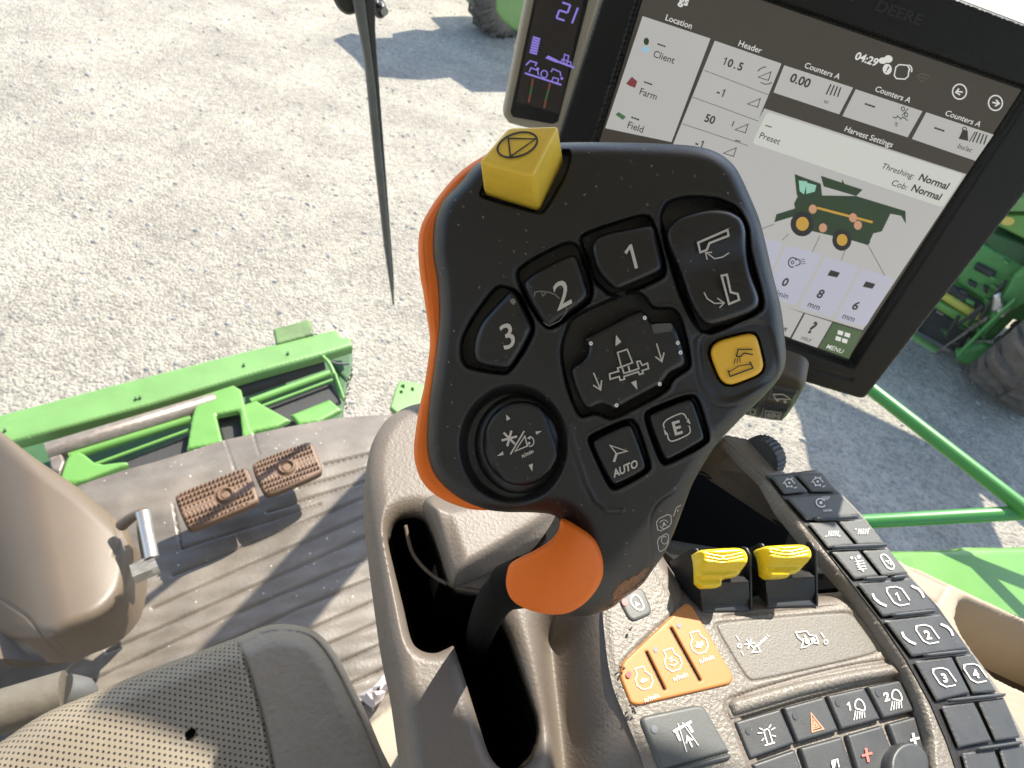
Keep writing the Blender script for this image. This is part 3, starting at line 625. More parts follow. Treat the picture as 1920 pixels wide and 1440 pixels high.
# orange engine speed keys
op = [(1165, 1243), (1275, 1139), (1287, 1131), (1297, 1139), (1371, 1266), (1373, 1277), (1366, 1285), (1195, 1325), (1180, 1322), (1160, 1272)]
ko = key('engine_speed_pad', op, shift(.0022), M['keyorange'], Rr=5, H=.0016, extra=lambda x, y, d: groove(x, y, [(1210, 1226), (1243, 1294)], 2.2, .0035)+groove(x, y, [(1256, 1181), (1309, 1277)], 2.2, .0035), cell=1.5)
Ink(DECK2, shift(.0018)).stroke([(1209, 1225), (1243, 1295)], 3).stroke([(1255, 1180), (1309, 1278)], 3).build('slit', M['void'], ko)
for (x, y, k) in ((1203, 1277, 0), (1257, 1243, 1), (1306, 1210, 2)):
    i = Ink(DECK2, shift(.0026))
    f = i.local(x, y, (.96, -.28), (-.30, -.95), 1)
    i.stroke(f([(-9, 24), (8, 24), (8, 14), (16, 4), (16, -8), (8, -18), (-6, -18), (-14, -8), (-14, 4), (-8, 12)]), 2.2, True)
    if k == 0: i.poly(f([(-7, -3), (-4, 2), (1, 3), (5, 0), (10, -2), (4, -5), (-4, -6)]))
    if k == 1: i.stroke(f([(-6, 6), (2, 8), (-3, 1), (5, 2), (8, -5), (0, -9), (-6, -4)]), 2)
    if k == 2: i.poly(f([(-8, -4), (-3, 1), (-4, 6), (3, 2), (9, 4), (8, -4), (2, -8), (-4, -7)]))
    i.text('n/min', x+15, y+(33 if k == 0 else 28), 9.5, (.94, -.34), (-.3, -.95), True, wscale=.95)
    i.build('symbol', mat('print_cream', (.85, .72, .52), .5) if k == 0 else bpy.data.materials['print_cream'], ko)
i = Ink(DECK2, shift(.0025)).disc(1226, 1221, 4, 5, -20).disc(1270, 1176, 4, 5, -20); i.build('lamp', M['lamp'], ko)
# chipped edges
def chips(name, pts, m, par):
    V = []; f = []; n = 0
    for (x, y, s) in pts:
        for k in range(5):
            px, py = x+random.uniform(-s, s), y+random.uniform(-s, s)*1.3; q = []
            for a in range(5): q.append((px+s*.5*random.uniform(.5, 1.2)*math.cos(a*1.26), py+s*.5*random.uniform(.5, 1.2)*math.sin(a*1.26)))
            z = DZ+.012+.0030+.0004*k
            V += [pt(u, v, z) for u, v in q]+[pt(px, py, z+.0014)]
            f += [[n+a, n+(a+1) % 5, n+5] for a in range(5)]; n += 6
    mesh(name, V, f, m, par, 0)
chips('chip', [(1167, 1256, 6), (1188, 1327, 7), (1183, 1183, 4.5), (1166, 1290, 3)], mat('chip_dark', (.03, .03, .032), .4), con)
Ink(DECK2, shift(.0031)).disc(1175, 1268, 5, 6).build('lamp', M['red'], ko)
# grey switch panel
gpn = relief('switch_panel', pan, DECK2, M['greypanel'], con, lambda d, x, y: shift(.0006)+dome(d, 4, .001), 2.2, .004)
i = Ink(DECK2, shift(.0011))
i.stroke([(1378, 1192), (1384, 1202)], 1.8).arc(1385, 1212, 3.2, 3.6, 0, 360, 1.8).stroke([(1388, 1222), (1392, 1230)], 1.8)
for a in (10, 70, 130): i.stroke([(1404-10*math.cos(R(a)), 1208+10*math.sin(R(a))), (1404+10*math.cos(R(a)), 1208-10*math.sin(R(a)))], 2)
i.stroke([(1417, 1210), (1408, 1225), (1424, 1223)], 2, True).stroke([(1418, 1213), (1436, 1196)], 3.4)
for k in range(5): i.stroke([(1420+k*4, 1206-k*3.6), (1424+k*4, 1209-k*3.6)], 1.3)
i.stroke([(1490, 1187), (1510, 1185), (1516, 1192), (1528, 1194), (1532, 1208), (1522, 1206), (1510, 1214), (1500, 1216), (1504, 1204), (1494, 1196)], 2, True).disc(1511, 1204, 4.5).disc(1522, 1201, 4.5)
i.stroke([(1505, 1192), (1510, 1198), (1502, 1200)], 1.6).stroke([(1537, 1188), (1543, 1197)], 1.8).arc(1546, 1205, 3.2, 3.8, 0, 360, 1.8)
i.build('symbol', M['inkw'], gpn)
# raised rib above the dark rows
key('rib', [(1362, 1322), (1370, 1311), (1500, 1275), (1600, 1255), (1670, 1244), (1690, 1268), (1600, 1284), (1500, 1308), (1372, 1346)], shift(.004), M['grain'], Rr=14, H=.006, cell=2.2)
# big grey key bottom left
kb = key('key', [(1197, 1352), (1203, 1344), (1303, 1323), (1318, 1327), (1369, 1417), (1366, 1426), (1247, 1456), (1234, 1446)], shift(.003), M['greykey'], Rr=8, extra=lambda x, y, d: groove(x, y, [(1240, 1446), (1367, 1412)], 3, .0018))
tag(kb, 'large grey key with road crossing symbol')
i = Ink(DECK2, shift(.0035))
i.stroke([(1257, 1375), (1291, 1356)], 5).stroke([(1262, 1374), (1270, 1392)], 5).stroke([(1284, 1361), (1293, 1376)], 5).stroke([(1266, 1360), (1282, 1413)], 1.6).stroke([(1274, 1358), (1304, 1401)], 1.6)
i.stroke([(1284, 1385), (1292, 1404)], 3.2).stroke([(1281, 1397), (1283, 1384), (1293, 1391)], 3)
i.build('symbol', M['inkw'], kb)
Ink(DECK2, shift(.0034)).disc(1222, 1370, 6, 8, -20).build('lamp', M['lamp'], kb)
# dark row of keys
row = [([(1375, 1354), (1461, 1329), (1489, 1395), (1404, 1425)], 'dark key with beacon symbol'), ([(1466, 1327), (1543, 1306), (1571, 1371), (1493, 1394)], 'dark key with orange warning triangle'),
       ([(1548, 1305), (1618, 1289), (1650, 1350), (1575, 1370)], 'dark key with a 1 and a work light symbol'), ([(1623, 1288), (1684, 1276), (1697, 1287), (1720, 1333), (1654, 1349)], 'dark key with a 2 and a work light symbol')]
pad2 = key('key_tray', [(1366, 1352), (1500, 1312), (1600, 1286), (1684, 1270), (1704, 1285), (1730, 1340), (1752, 1400), (1760, 1500), (1436, 1510), (1402, 1430)], shift(-.003), M['void'], cell=3)
ks = []
for pl, lb in row:
    k_ = key('key', pl, shift(.0015), M['darkkey'], Rr=5, H=.0016, ck=1); tag(k_, lb); ks.append(k_)
for (x, y) in ((1400, 1372), (1488, 1344), (1568, 1319), (1641, 1301)):
    pass
for k_, (x, y) in zip(ks, ((1400, 1372), (1488, 1344), (1568, 1319), (1643, 1301))): Ink(DECK2, shift(.0019)).disc(x, y, 5, 7.5, -20).build('lamp', mat('key_lamp', (.06, .068, .075), .3) if x == 1400 else bpy.data.materials['key_lamp'], k_)
LZ = shift(.0020)
i = Ink(DECK2, LZ); f = i.local(1436, 1381, (.95, -.3), (-.28, -.96), 1)
i.stroke(f([(-5, -14), (-5, 8), (-3, 12), (3, 12), (5, 8), (5, -14)]), 2.2).stroke(f([(-11, -16), (9, -16)]), 2.6)
for a in (15, 50, 130, 165): i.stroke(f([(9*math.cos(R(a)), 6+9*math.sin(R(a))), (18*math.cos(R(a)), 6+20*math.sin(R(a))*.8)]), 2)
i.stroke(f([(-8, -2), (-14, -6)]), 2).stroke(f([(8, -2), (14, -6)]), 2); i.build('symbol', M['inkw'], ks[0])
i = Ink(DECK2, LZ); i.stroke([(1517, 1339), (1540, 1368), (1519, 1374)], 2.2, True).stroke([(1520, 1348), (1533, 1365), (1521, 1369)], 1.6, True).stroke([(1522.5, 1355), (1528, 1363), (1523, 1365)], 2, True); i.build('symbol', mat('print_salmon', (.8, .33, .18), .5), ks[1])
for kk, (x, y), dg in ((ks[2], (1606, 1330), '1'), (ks[3], (1675, 1312), '2')):
    i = Ink(DECK2, LZ); i.text(dg, x-17, y-4, 16, (.95, -.3), (-.2, -.98), True)
    i.stroke(crom([(x-6, y-1), (x-6, y-12), (x-1, y-17), (x+6, y-14), (x+11, y-4), (x+10, y+4), (x+2, y+2)], 3), 2.4, True)
    for q in range(5): i.stroke([(x-6+q*4, y+4+q*.7), (x-9+q*5, y+22-q*1.2)], 1.7)
    i.build('symbol', M['inkw'], kk)
row2 = [[(1406, 1433), (1489, 1404), (1515, 1475), (1440, 1490)], [(1497, 1402), (1577, 1380), (1605, 1460), (1522, 1475)], [(1585, 1378), (1652, 1359), (1690, 1450), (1610, 1460)], [(1662, 1357), (1722, 1340), (1748, 1400), (1756, 1460), (1700, 1460)]]
k2s = [key('key', p_, shift(.0012), M['darkkey'], Rr=6, H=.002, ck=1) for p_ in row2]
i = Ink(DECK2, LZ); i.stroke([(1619, 1404), (1624, 1430)], 4.5).stroke([(1612, 1419), (1631, 1413)], 4.5); i.build('symbol', mat('print_red', (.75, .16, .12), .5), k2s[2])
i = Ink(DECK2, LZ); i.stroke([(1707, 1376), (1713, 1400)], 4.5).stroke([(1702, 1390), (1719, 1385)], 4.5)
for a in (20, 110, 200, 290): i.arc(1727+6*math.cos(R(a)), 1427+6*math.sin(R(a)), 6.5, 4.5, 0, 360, 1.8, a, 12)
i.build('symbol', M['inkw'], k2s[3])
i = Ink(DECK2, LZ); i.poly([(1554, 1430), (1564, 1428), (1561, 1440), (1557, 1442)]).stroke([(1555, 1428), (1566, 1425), (1569, 1440)], 2); i.build('symbol', M['inkw'], k2s[1])
kn = crom([(1688+40*math.cos(t), 1440+46*math.sin(t)) for t in np.linspace(0, 2*math.pi, 16, endpoint=False)], 3)
relief('dial', kn, DECK2, M['darkkey'], con, lambda d, x, y: shift(.008)+dome(d, 9, .006), 2, .012)
# yellow levers in black yokes
for ox, lb in ((0, 'left yellow lever in its black yoke'), (1, 'right yellow lever in its black yoke')):
    dx = 125 if ox else 0; dy = -9 if ox else 0
    sx = lambda x: x+dx*(.985)
    yk = thing_part = None
    base = poly3('lever_yoke', [pt(sx(1309), 1118+dy, DZ+.014), pt(sx(1357), 1113+dy, DZ+.015), pt(sx(1408), 1133+dy, DZ+.014), pt(sx(1408), 1145+dy, DZ+.013), pt(sx(1316), 1148+dy, DZ+.013)], .02, M['darkkey'], con, bevel=.0012)
    tag(base, lb)
    def wall(nm, pts, off, par):
        A = [pt(sx(x), y+dy, z) for x, y, z in pts]; B = [pt(sx(x+off), y+dy, z) for x, y, z in pts]; N = len(A)
        hullbevel(nm, A+B, [list(range(N)), list(range(2*N-1, N-1, -1))]+[[i_, i_+N, (i_+1) % N+N, (i_+1) % N] for i_ in range(N)], M['black'], par, .0008, 2)
    wall('side_wall', [(1317, 1147, DZ+.013), (1309, 1036, DZ+.037), (1304, 1027, DZ+.037), (1296, 1028, DZ+.035), (1254, 1053, DZ+.012), (1270, 1096, DZ+.008)], 5, base)
    wall('side_wall', [(1407, 1147, DZ+.013), (1405, 1040, DZ+.037), (1398, 1026, DZ+.037), (1388, 1024, DZ+.035), (1380, 1060, DZ+.012), (1388, 1096, DZ+.008)], 5, base)
    poly3('back_wall', [pt(sx(1312), 1095+dy, DZ+.028), pt(sx(1404), 1090+dy, DZ+.028), pt(sx(1406), 1136+dy, DZ+.013), pt(sx(1316), 1136+dy, DZ+.013)], .02, M['black'], base)
    if not ox: cp_ = [(1310, 1031), (1345, 1028), (1385, 1026), (1396, 1030), (1403, 1042), (1402, 1058), (1395, 1078), (1368, 1083), (1367, 1099), (1318, 1101), (1316, 1050)]
    else: cp_ = [(1430, 1024), (1470, 1021), (1508, 1020), (1518, 1026), (1523, 1038), (1520, 1056), (1508, 1072), (1491, 1076), (1490, 1082), (1444, 1083), (1440, 1045)]
    ly = plane(pt(sx(1350), 1060, DZ+.043), (-.05, -.35, .93))
    cx_ = cp_[0][0]
    relief('lever_cap', chaikin(cp_, 1), ly, M['yelgloss'], base, lambda d, x, y, cx_=cx_, dy=dy: .002+dome(d, 9, .004)-.006*sst(1052+dy, 1072+dy, y)-.004*sst(1078, 1084, y)
           + sum(groove(x, y, crom([(cx_+12, 1036+dy+q*6), (cx_+45, 1041+dy+q*6), (cx_+82, 1034+dy+q*6)], 4, False), 1.5, .0008) for q in range(3)), 1.8, .014, smooth=60)
# key strip module on the right
SZ = DZ+.021; STRIP = level(SZ)
Lo = [(1357, 820), (1436, 897), (1467, 951), (1532, 1030), (1572, 1074), (1603, 1110), (1645, 1168), (1697, 1247), (1728, 1312), (1748, 1380), (1756, 1520)]
Ro = [(1840, 1520), (2000, 1520), (1935, 1400), (1880, 1297), (1843, 1242), (1788, 1171), (1737, 1107), (1693, 1058), (1622, 966), (1545, 884), (1530, 877), (1474, 884), (1440, 850), (1413, 822), (1366, 812)]
sm = relief('strip_housing', np.array(Lo+Ro, float), STRIP, M['grain'], con, lambda d, x, y: dome(d, 7, .003), 3, .010, smooth=60)
pst = [(1436, 893), (1484, 889), (1540, 889), (1572, 926), (1615, 972), (1657, 1027), (1700, 1079), (1756, 1137), (1812, 1216), (1862, 1297), (1904, 1390), (1940, 1480), (1950, 1520), (1810, 1520), (1790, 1440), (1773, 1390), (1743, 1320), (1698, 1238), (1648, 1163), (1606, 1108), (1553, 1040), (1508, 985), (1463, 930)]
sp = relief('key_pad', np.array(pst, float), STRIP, M['black'], sm, lambda d, x, y: .0008+0*d, 4, .001)
sk = [([(1440, 896), (1480, 893), (1511, 925), (1466, 930)], 'dim'), ([(1488, 892), (1538, 892), (1566, 925), (1517, 925)], 'gear'), ([(1469, 935), (1571, 931), (1610, 971), (1508, 979)], 'hand'),
      ([(1511, 984), (1561, 981), (1598, 1026), (1549, 1031)], 'comb'), ([(1567, 981), (1614, 976), (1654, 1024), (1606, 1026)], 'comb2'), ([(1555, 1038), (1605, 1036), (1643, 1084), (1598, 1089)], 'person'),
      ([(1612, 1035), (1661, 1033), (1698, 1079), (1650, 1083)], 'lock'), ([(1602, 1097), (1702, 1086), (1752, 1147), (1650, 1159)], '1'), ([(1653, 1166), (1757, 1154), (1809, 1220), (1704, 1234)], '2'),
      ([(1708, 1242), (1777, 1234), (1812, 1302), (1750, 1317)], '3'), ([(1783, 1233), (1816, 1228), (1862, 1300), (1818, 1303)], '4'), ([(1758, 1326), (1818, 1318), (1852, 1392), (1790, 1404)], ''),
      ([(1826, 1317), (1875, 1310), (1906, 1385), (1860, 1392)], ''), ([(1796, 1414), (1856, 1405), (1875, 1470), (1812, 1480)], ''), ([(1864, 1403), (1910, 1396), (1936, 1470), (1884, 1470)], '')]
names = {'dim': 'grey key in shade at the strip top', 'gear': 'grey key with gear symbol', 'hand': 'wide grey key with fan symbol', 'comb': 'grey key with lower comb symbol', 'comb2': 'grey key with upper comb symbol', 'person': 'grey key with ladder symbol', 'lock': 'grey key with padlock symbol',
         '1': 'grey rocker key numbered 1', '2': 'grey rocker key numbered 2', '3': 'grey key numbered 3', '4': 'grey key numbered 4'}
for pl, s_ in sk:
    k_ = key('key', pl, .0034, M['greykey'] if pl[0][1] < 1090 else M['darkkey'], par=sm, surf=STRIP, Rr=3, H=.0008, back=.0, ck=.6, cell=2)
    if s_ in names: tag(k_, names[s_])
    cx_, cy_ = np.mean(pl, 0); i = Ink(STRIP, .0040)
    if s_ in ('1', '2', '3', '4'):
        f = i.local(cx_, cy_, (.99, -.14), (-.55, -.84), 1)
        i.text(s_, cx_, cy_+1, 17, (1, -.12), (-.38, -.92), True, wscale=.9)
        q = f([(-15, -12), (-15, 12), (-10, 20), (6, 20), (14, 14), (15, -12), (10, -19), (-8, -20)])
        i.stroke(q[:3]+q[2:4], 2.2).stroke(q[4:6], 2.2).stroke([q[6], q[7], q[0]], 2.2).stroke([q[3], q[4]], 2)
        if s_ in '12':
            i.stroke(f([(-42, 12), (-44, 2), (-40, -9), (-32, -17)]), 4).stroke(f([(34, 17), (42, 9), (44, 0), (42, -10)]), 4)
    elif s_ == 'dim' or s_ == 'gear':
        i.arc(cx_, cy_, 7, 7, 20, 160, 2, 20, 10).arc(cx_, cy_, 7, 7, 200, 330, 2, 20, 10).stroke([(cx_-12, cy_+2), (cx_-6, cy_-6)], 1.4).stroke([(cx_+8, cy_+10), (cx_+14, cy_+8)], 1.6).disc(cx_, cy_, 2.4)
        for a in range(0, 360, 60): i.disc(cx_+9*math.cos(R(a)), cy_+9*math.sin(R(a)), 1.4)
    elif s_ == 'hand':
        i.arc(1533, 948, 9, 7.5, 0, 300, 2.4, 30, 14).disc(1533, 948, 3)
        for q in range(4): i.stroke([(1536+q*3, 944-q*.5), (1537+q*4, 936)], 1.4)
        i.text('n/min', 1545, 962, 5, (1, -.08), (-.4, -.9), True)
    elif s_ in ('comb', 'comb2'):
        for q in range(5): i.stroke([(cx_-8+q*4.2, cy_+5), (cx_-6+q*4.2, cy_-5)], 2)
        yy = cy_+5 if s_ == 'comb' else cy_-5
        i.stroke([(cx_-14, yy+1), (cx_-11, yy)], 2).stroke([(cx_+11, yy), (cx_+14, yy-1)], 2)
    elif s_ == 'person':
        i.disc(1603, 1049, 3.4).disc(1590, 1051, 2.4).stroke([(1600, 1056), (1604, 1068), (1612, 1076)], 3.4)
        for q in range(4): i.stroke([(1596+q*2, 1058+q*5), (1612+q*2, 1056+q*5)], 1.6)
        i.stroke([(1596, 1050), (1602, 1062)], 1.8)
    elif s_ == 'lock':
        i.stroke(crom([(1645, 1046), (1646, 1053), (1656, 1068), (1665, 1072), (1669, 1066), (1660, 1052), (1652, 1045)], 3), 2.4, True).stroke([(1654, 1057), (1662, 1056), (1664, 1064)], 1.8, True)
    i.build('symbol', M['inkw'], k_)
for a, b in (((1523, 979), (1597, 975)), ((1555, 1032), (1653, 1028)), ((1614, 1091), (1653, 1089)), ((1665, 1089), (1688, 1086)), ((1667, 1159), (1741, 1151)), ((1725, 1234), (1801, 1226)), ((1768, 1318), (1871, 1307)), ((1821, 1408), (1901, 1396))):
    a, b = np.array(a, float), np.array(b, float); u = (b-a)/np.linalg.norm(b-a); n_ = np.array([-u[1], u[0]])*4.2
    relief('ridge', chaikin([a-n_, a-u*3, a+n_, b+n_, b+u*3, b-n_], 1), STRIP, M['darkkey'], sm, lambda d, x, y: .0062+dome(d, 4, .0022), 1.4, .0, cap=False)
# scroll wheel at the top of the strip
wc = pt(1440, 852, SZ-.004); wv = []; wf = []; sg = 56
ax_ = (pt(1470, 884, SZ)-pt(1413, 822, SZ)); ax_ /= np.linalg.norm(ax_); bx_ = np.cross(ax_, [0, 0, 1]); 
for side in (-1, 1):
    for k in range(sg):
        a = 2*math.pi*k/sg; rr = .0165*(1 if k % 2 else .95)
        wv.append(wc+bx_*side*.005*1+ax_*rr*math.cos(a)+np.array([0, 0, 1])*rr*math.sin(a))
wf = [[k, (k+1) % sg, sg+(k+1) % sg, sg+k] for k in range(sg)]+[list(range(sg))[::-1], list(range(sg, 2*sg))]
wv = np.array(wv)+bx_*.006
mesh('scroll_wheel', wv, wf, M['darkkey'], sm, 25)
# storage bin behind the levers
poly3('bin_wall', [pt(1300, 860, DZ+.02), pt(1357, 822, SZ-.001), pt(1436, 899, SZ-.001), pt(1532, 1034, SZ-.001), pt(1480, 1000, DZ-.02), pt(1372, 912, DZ-.02), pt(1306, 884, DZ-.02)], .004, M['taupe'], con)
poly3('bin_floor', [pt(1180, 850, DZ-.08), pt(1330, 860, DZ-.08), pt(1520, 960, DZ-.08), pt(1600, 1100, DZ-.08), pt(1250, 1130, DZ-.08), pt(1150, 1000, DZ-.08)], .01, M['void'], con)  # the bin's deep shade is put in as near-black colour
tube('bin_rim', [pt(1296, 884, DZ-.018), pt(1330, 893, DZ-.018), pt(1372, 912, DZ-.018), pt(1430, 955, DZ-.018), pt(1482, 998, DZ-.018)], .0022, M['black'], con, 10)
poly3('bin_wall', [pt(1240, 1030, DZ), pt(1300, 1080, DZ+.004), pt(1545, 1075, DZ+.004), pt(1545, 1060, DZ-.08), pt(1240, 1010, DZ-.08)], .004, M['black'], con)

# ================================================================ SIDE TRAY right of the console
TZ = -.36; TR = level(TZ)
tray = relief('storage_tray', chaikin([(1650, 1020), (1700, 1056), (1720, 1062), (1800, 1100), (1960, 1175), (2300, 1330), (2300, 1560), (1900, 1560), (1800, 1300)], 1), TR, M['cream'], None,
              lambda d, x, y: dome(d, 8, .004)+groove(x, y, [(1706, 1068), (1776, 1101), (1758, 1132), (1700, 1100)], 1.6, .0015), 4, .12,
              [chaikin([(1800, 1128), (1812, 1122), (2150, 1275), (2150, 1400), (1900, 1285), (1855, 1262), (1792, 1168)], 1)])
tag(tray, 'cream open storage tray with a dark bin, along the right side of the key strip', 'tray')
poly3('bin', [pt(1780, 1100, TZ-.07), pt(2200, 1280, TZ-.07), pt(2200, 1450, TZ-.07), pt(1780, 1300, TZ-.07)], .005, mat('bin_brown', (.06, .048, .036), .6), tray)

# ================================================================ DISPLAYS
hv = AX+.344*AY; vv = (583-CX)*AX+(2127-CY)*AY+F*AZ; DN = np.cross(hv, vv)
dp0 = CAM+ray(np.array(1390.), np.array(300.))*.45
DS = plane(dp0, DN)
disp = thing('touch_display', 'large black tablet-like display showing farm settings and a green harvester picture', 'monitor', CAM+ray(np.array(1400.), np.array(640.))*.42)
UI = [(1226, -69), (1915, 168), (1590, 672), (1056, 487)]
UIo = np.array(UI, float); UIo = UIo+(UIo-UIo.mean(0))*.035
hp = chaikin([(1200, -226), (2096, 114), (2099, 122), (1628, 732), (1617, 743), (1603, 741), (955, 545)], 1)
relief('housing', hp, DS, M['housing'], disp, lambda d, x, y: .006+dome(d, 6, .003)-.0065*sst(-1, 5, sdf(x, y, UIo)[0])+groove(x, y, [(1300, 611), (1474, 672), (1592, 704)], 3, .0015), 3.2, .024, smooth=50)
relief('housing_edge', hp+(hp-hp.mean(0))*.0085, DS, M['tan'], disp, lambda d, x, y: -.004+0*d, 5, .020)  # tan rim: the housing's lit edge put in as colour
def E(name, c, k=1.): return mat(name, (0, 0, 0), .12, emit=tuple(v*k for v in lin(c)), spec=.3)
scr = Ink(DS, .0003).poly(UI).build('screen', E('ui_dark', (62, 57, 50)), disp)
D = Ink(DS, .0007); U = {}
def ui(name, polys, col, k):
    i = Ink(DS, k)
    for p_ in polys: i.poly(p_)
    i.build(name, E('ui_'+name+str(k), col), scr)
ui('panel', [[(1205, 30), (1332, 72), (1259, 266), (1135, 240)], [(1340, 76), (1465, 119), (1385, 312), (1262, 270)], [(1470, 122), (1599, 164), (1573, 214), (1450, 173)], [(1604, 167), (1729, 208), (1701, 257), (1579, 217)],
             [(1736, 210), (1862, 252), (1828, 301), (1709, 260)], [(1433, 203), (1811, 326), (1617, 618), (1262, 512)], [(1455, 569), (1506, 586), (1481, 632), (1425, 612)], [(1509, 587), (1560, 603), (1532, 651), (1484, 634)]], (176, 175, 171), .0007)
ui('card', [rnd([(1438, 209), (1806, 327), (1766, 388), (1410, 268)], 7)], (196, 198, 190), .0011)
ui('cell', [rnd([(1405, 436), (1468, 455), (1424, 555), (1360, 535)], 6), rnd([(1474, 458), (1541, 477), (1492, 572), (1432, 553)], 6), rnd([(1547, 480), (1610, 499), (1560, 594), (1497, 575)], 6), rnd([(1615, 502), (1677, 521), (1622, 612), (1565, 597)], 6)], (176, 177, 190), .0011)
ui('menu_key', [[(1562, 604), (1616, 621), (1591, 672), (1534, 651)]], (70, 92, 62), .0009)
def vup(x, y): v = np.array([x-583., y-2127.]); return v/np.linalg.norm(v)
XU = (.945, .327)
def T(i, s_, x, y, sz, bold=False, al='c', ws=.92, m=None):
    if m is None: i.text(s_, x, y, sz, XU, vup(x, y), bold, al, ws)
    else: Ink(DS, .0019).text(s_, x, y, sz, XU, vup(x, y), bold, al, ws).build('text', m, scr)
i = Ink(DS, .0018)
for s_, x, y, sz, b_ in (('---', 1241, 82, 13, 1), ('Client', 1245, 106, 13, 0), ('---', 1216, 153, 13, 1), ('Farm', 1216, 175, 13, 0), ('---', 1192, 219, 13, 1), ('Field', 1192, 237, 13, 0), ('10.5', 1374, 119, 15, 1), ('-1', 1352, 172, 15, 1), ('50', 1331, 222, 15, 1), ('-1', 1312, 268, 15, 1),
                        ('0.00', 1500, 150, 17, 1), ('---', 1631, 194, 16, 1), ('---', 1761, 239, 16, 1), ('ac', 1549, 189, 8, 0), ('%', 1679, 232, 8, 0), ('bu/ac', 1808, 276, 10, 0), ('---', 1441, 234, 10, 1), ('Preset', 1443, 258, 12, 0), ('Threshing:', 1683, 319, 11.5, 0), ('Normal', 1750, 339, 14, 1), ('Cob:', 1686, 345, 12, 0), ('Normal', 1736, 359, 14, 1),
                        ('0', 1472, 527, 16, 1), ('/min', 1466, 550, 11, 0), ('8', 1538, 549, 17, 1), ('mm', 1526, 571, 12, 0), ('6', 1604, 571, 17, 1), ('mm', 1591, 593, 12, 0), ('?', 1523, 612, 24, 1), ('HELP', 1511, 634, 6.5, 0), ('Out', 1466, 612, 9, 1)): T(i, s_, x, y, sz, bool(b_), m=bpy.data.materials.get('ui_text') or E('ui_text', (48, 46, 44)))
for a, b in (((1320, 131), (1440, 177)), ((1298, 181), (1421, 226)), ((1279, 231), (1402, 272))): i.stroke([a, b], 1)
for (x, y) in ((1435, 140), (1415, 190), (1392, 238), (1370, 282)): i.stroke([(x-14, y+4), (x+10, y-6), (x+5, y+10)], 1.6, True)
i.arc(1436, 142, 18, 17, 200, 260, 1.8, 10).arc(1436, 142, 16, 15, 50, 130, 1.8).stroke([(1376, 226), (1372, 236)], 2).stroke([(1378, 262), (1388, 264)], 2)
for ox, oy, ang in ((1562, 166, 1), (1835, 255, 1)):
    for q in range(4): i.stroke([(ox-14+q*7, oy+10+q*1.5), (ox-5+q*6, oy-9+q*2)], 2.6)
i.poly([(1795, 259), (1803, 241), (1812, 244), (1813, 263)]).stroke([(1815, 264), (1826, 246)], 2).arc(1806, 241, 4, 4, 0, 360, 1.6, 0, 10)
i.arc(1691, 203, 3, 4, 0, 360, 1.6, 0, 10).arc(1697, 214, 3, 4, 0, 360, 1.6, 0, 10).stroke([(1701, 202), (1689, 215)], 1.6).stroke([(1672, 218), (1678, 220), (1681, 216), (1687, 222), (1691, 218), (1700, 225)], 1.8)
i.arc(1485, 490, 7.5, 9, 60, 330, 2.2, 10, 14).stroke([(1490, 482), (1499, 486), (1499, 493), (1490, 497)], 2).arc(1485, 490, 2.5, 3, 0, 360, 1.6, 0, 8)
for q in range(3): i.stroke([(1501, 484+q*4), (1509, 484+q*4)], 1.2)
for (x, y) in ((1560, 511), (1626, 532)):
    i.poly([(x-10, y+3), (x-4, y-7), (x+14, y-2), (x+8, y+7)])
i.stroke([(1510, 440), (1519, 454)], 0)if False else None
for a, b in (((1451, 418), (1425, 428)), ((1478, 436), (1466, 448)), ((1536, 440), (1522, 470)), ((1597, 425), (1576, 486)), ((1610, 428), (1657, 514))): i.stroke([a, b], 1)
i.build('symbol', bpy.data.materials['ui_text'], scr)
i = Ink(DS, .0018)
for s_, x, y, sz, b_ in (('Location', 1273, 40, 11.5, 0), ('Header', 1406, 87, 11.5, 0), ('Counters A', 1541, 132, 11, 0), ('Counters A', 1673, 176, 11, 0), ('Counters A', 1804, 221, 11, 0), ('Harvest Settings', 1628, 255, 11, 0), ('04:29', 1624, 110, 15, 1), ('gs', 1283, 0, 17, 1), ('MENU', 1565, 652, 9, 0)): T(i, s_, x, y, sz, bool(b_), m=bpy.data.materials.get('ui_white') or E('ui_white', (214, 214, 206)))
i.disc(1654, 113, 8, 6).disc(1664, 110, 8, 7).disc(1662, 129, 8.5, 10)
i.stroke(chaikin([(1679, 120), (1704, 122), (1700, 148), (1674, 146)], 1), 2.2, True).arc(1700, 130, 8, 9, -80, 30, 2.2).arc(1700, 130, 4, 5, -80, 30, 2)
for (x, y, s_) in ((1797, 171, -1), (1864, 192, 1)):
    i.arc(x, y, 13, 14, 0, 360, 2.4, 0, 24).stroke([(x-6*s_, y-1*s_), (x+6*s_, y+1*s_)], 2.6).stroke([(x+1*s_, y-6), (x+7*s_, y+1), (x-1*s_, y+6)], 2.6)
for (x, y) in ((1575, 622), (1588, 626), (1571, 633), (1583, 637)): i.poly([(x-4.5, y-5.5), (x+5.5, y-2.5), (x+3.5, y+5), (x-6, y+2)])
i.build('symbol', bpy.data.materials['ui_white'], scr)
i = Ink(DS, .0024); T(i, '!', 1662, 129, 12, True); i.build('text', bpy.data.materials['ui_text'], scr)
Ink(DS, .0018).arc(1729, 150, 14, 12, 200, 320, 2.2, 12).arc(1728, 152, 9, 8, 200, 320, 2.2, 12).arc(1727, 154, 4, 3.5, 200, 320, 2.2, 12).build('symbol', E('ui_dim', (88, 84, 76)), scr)
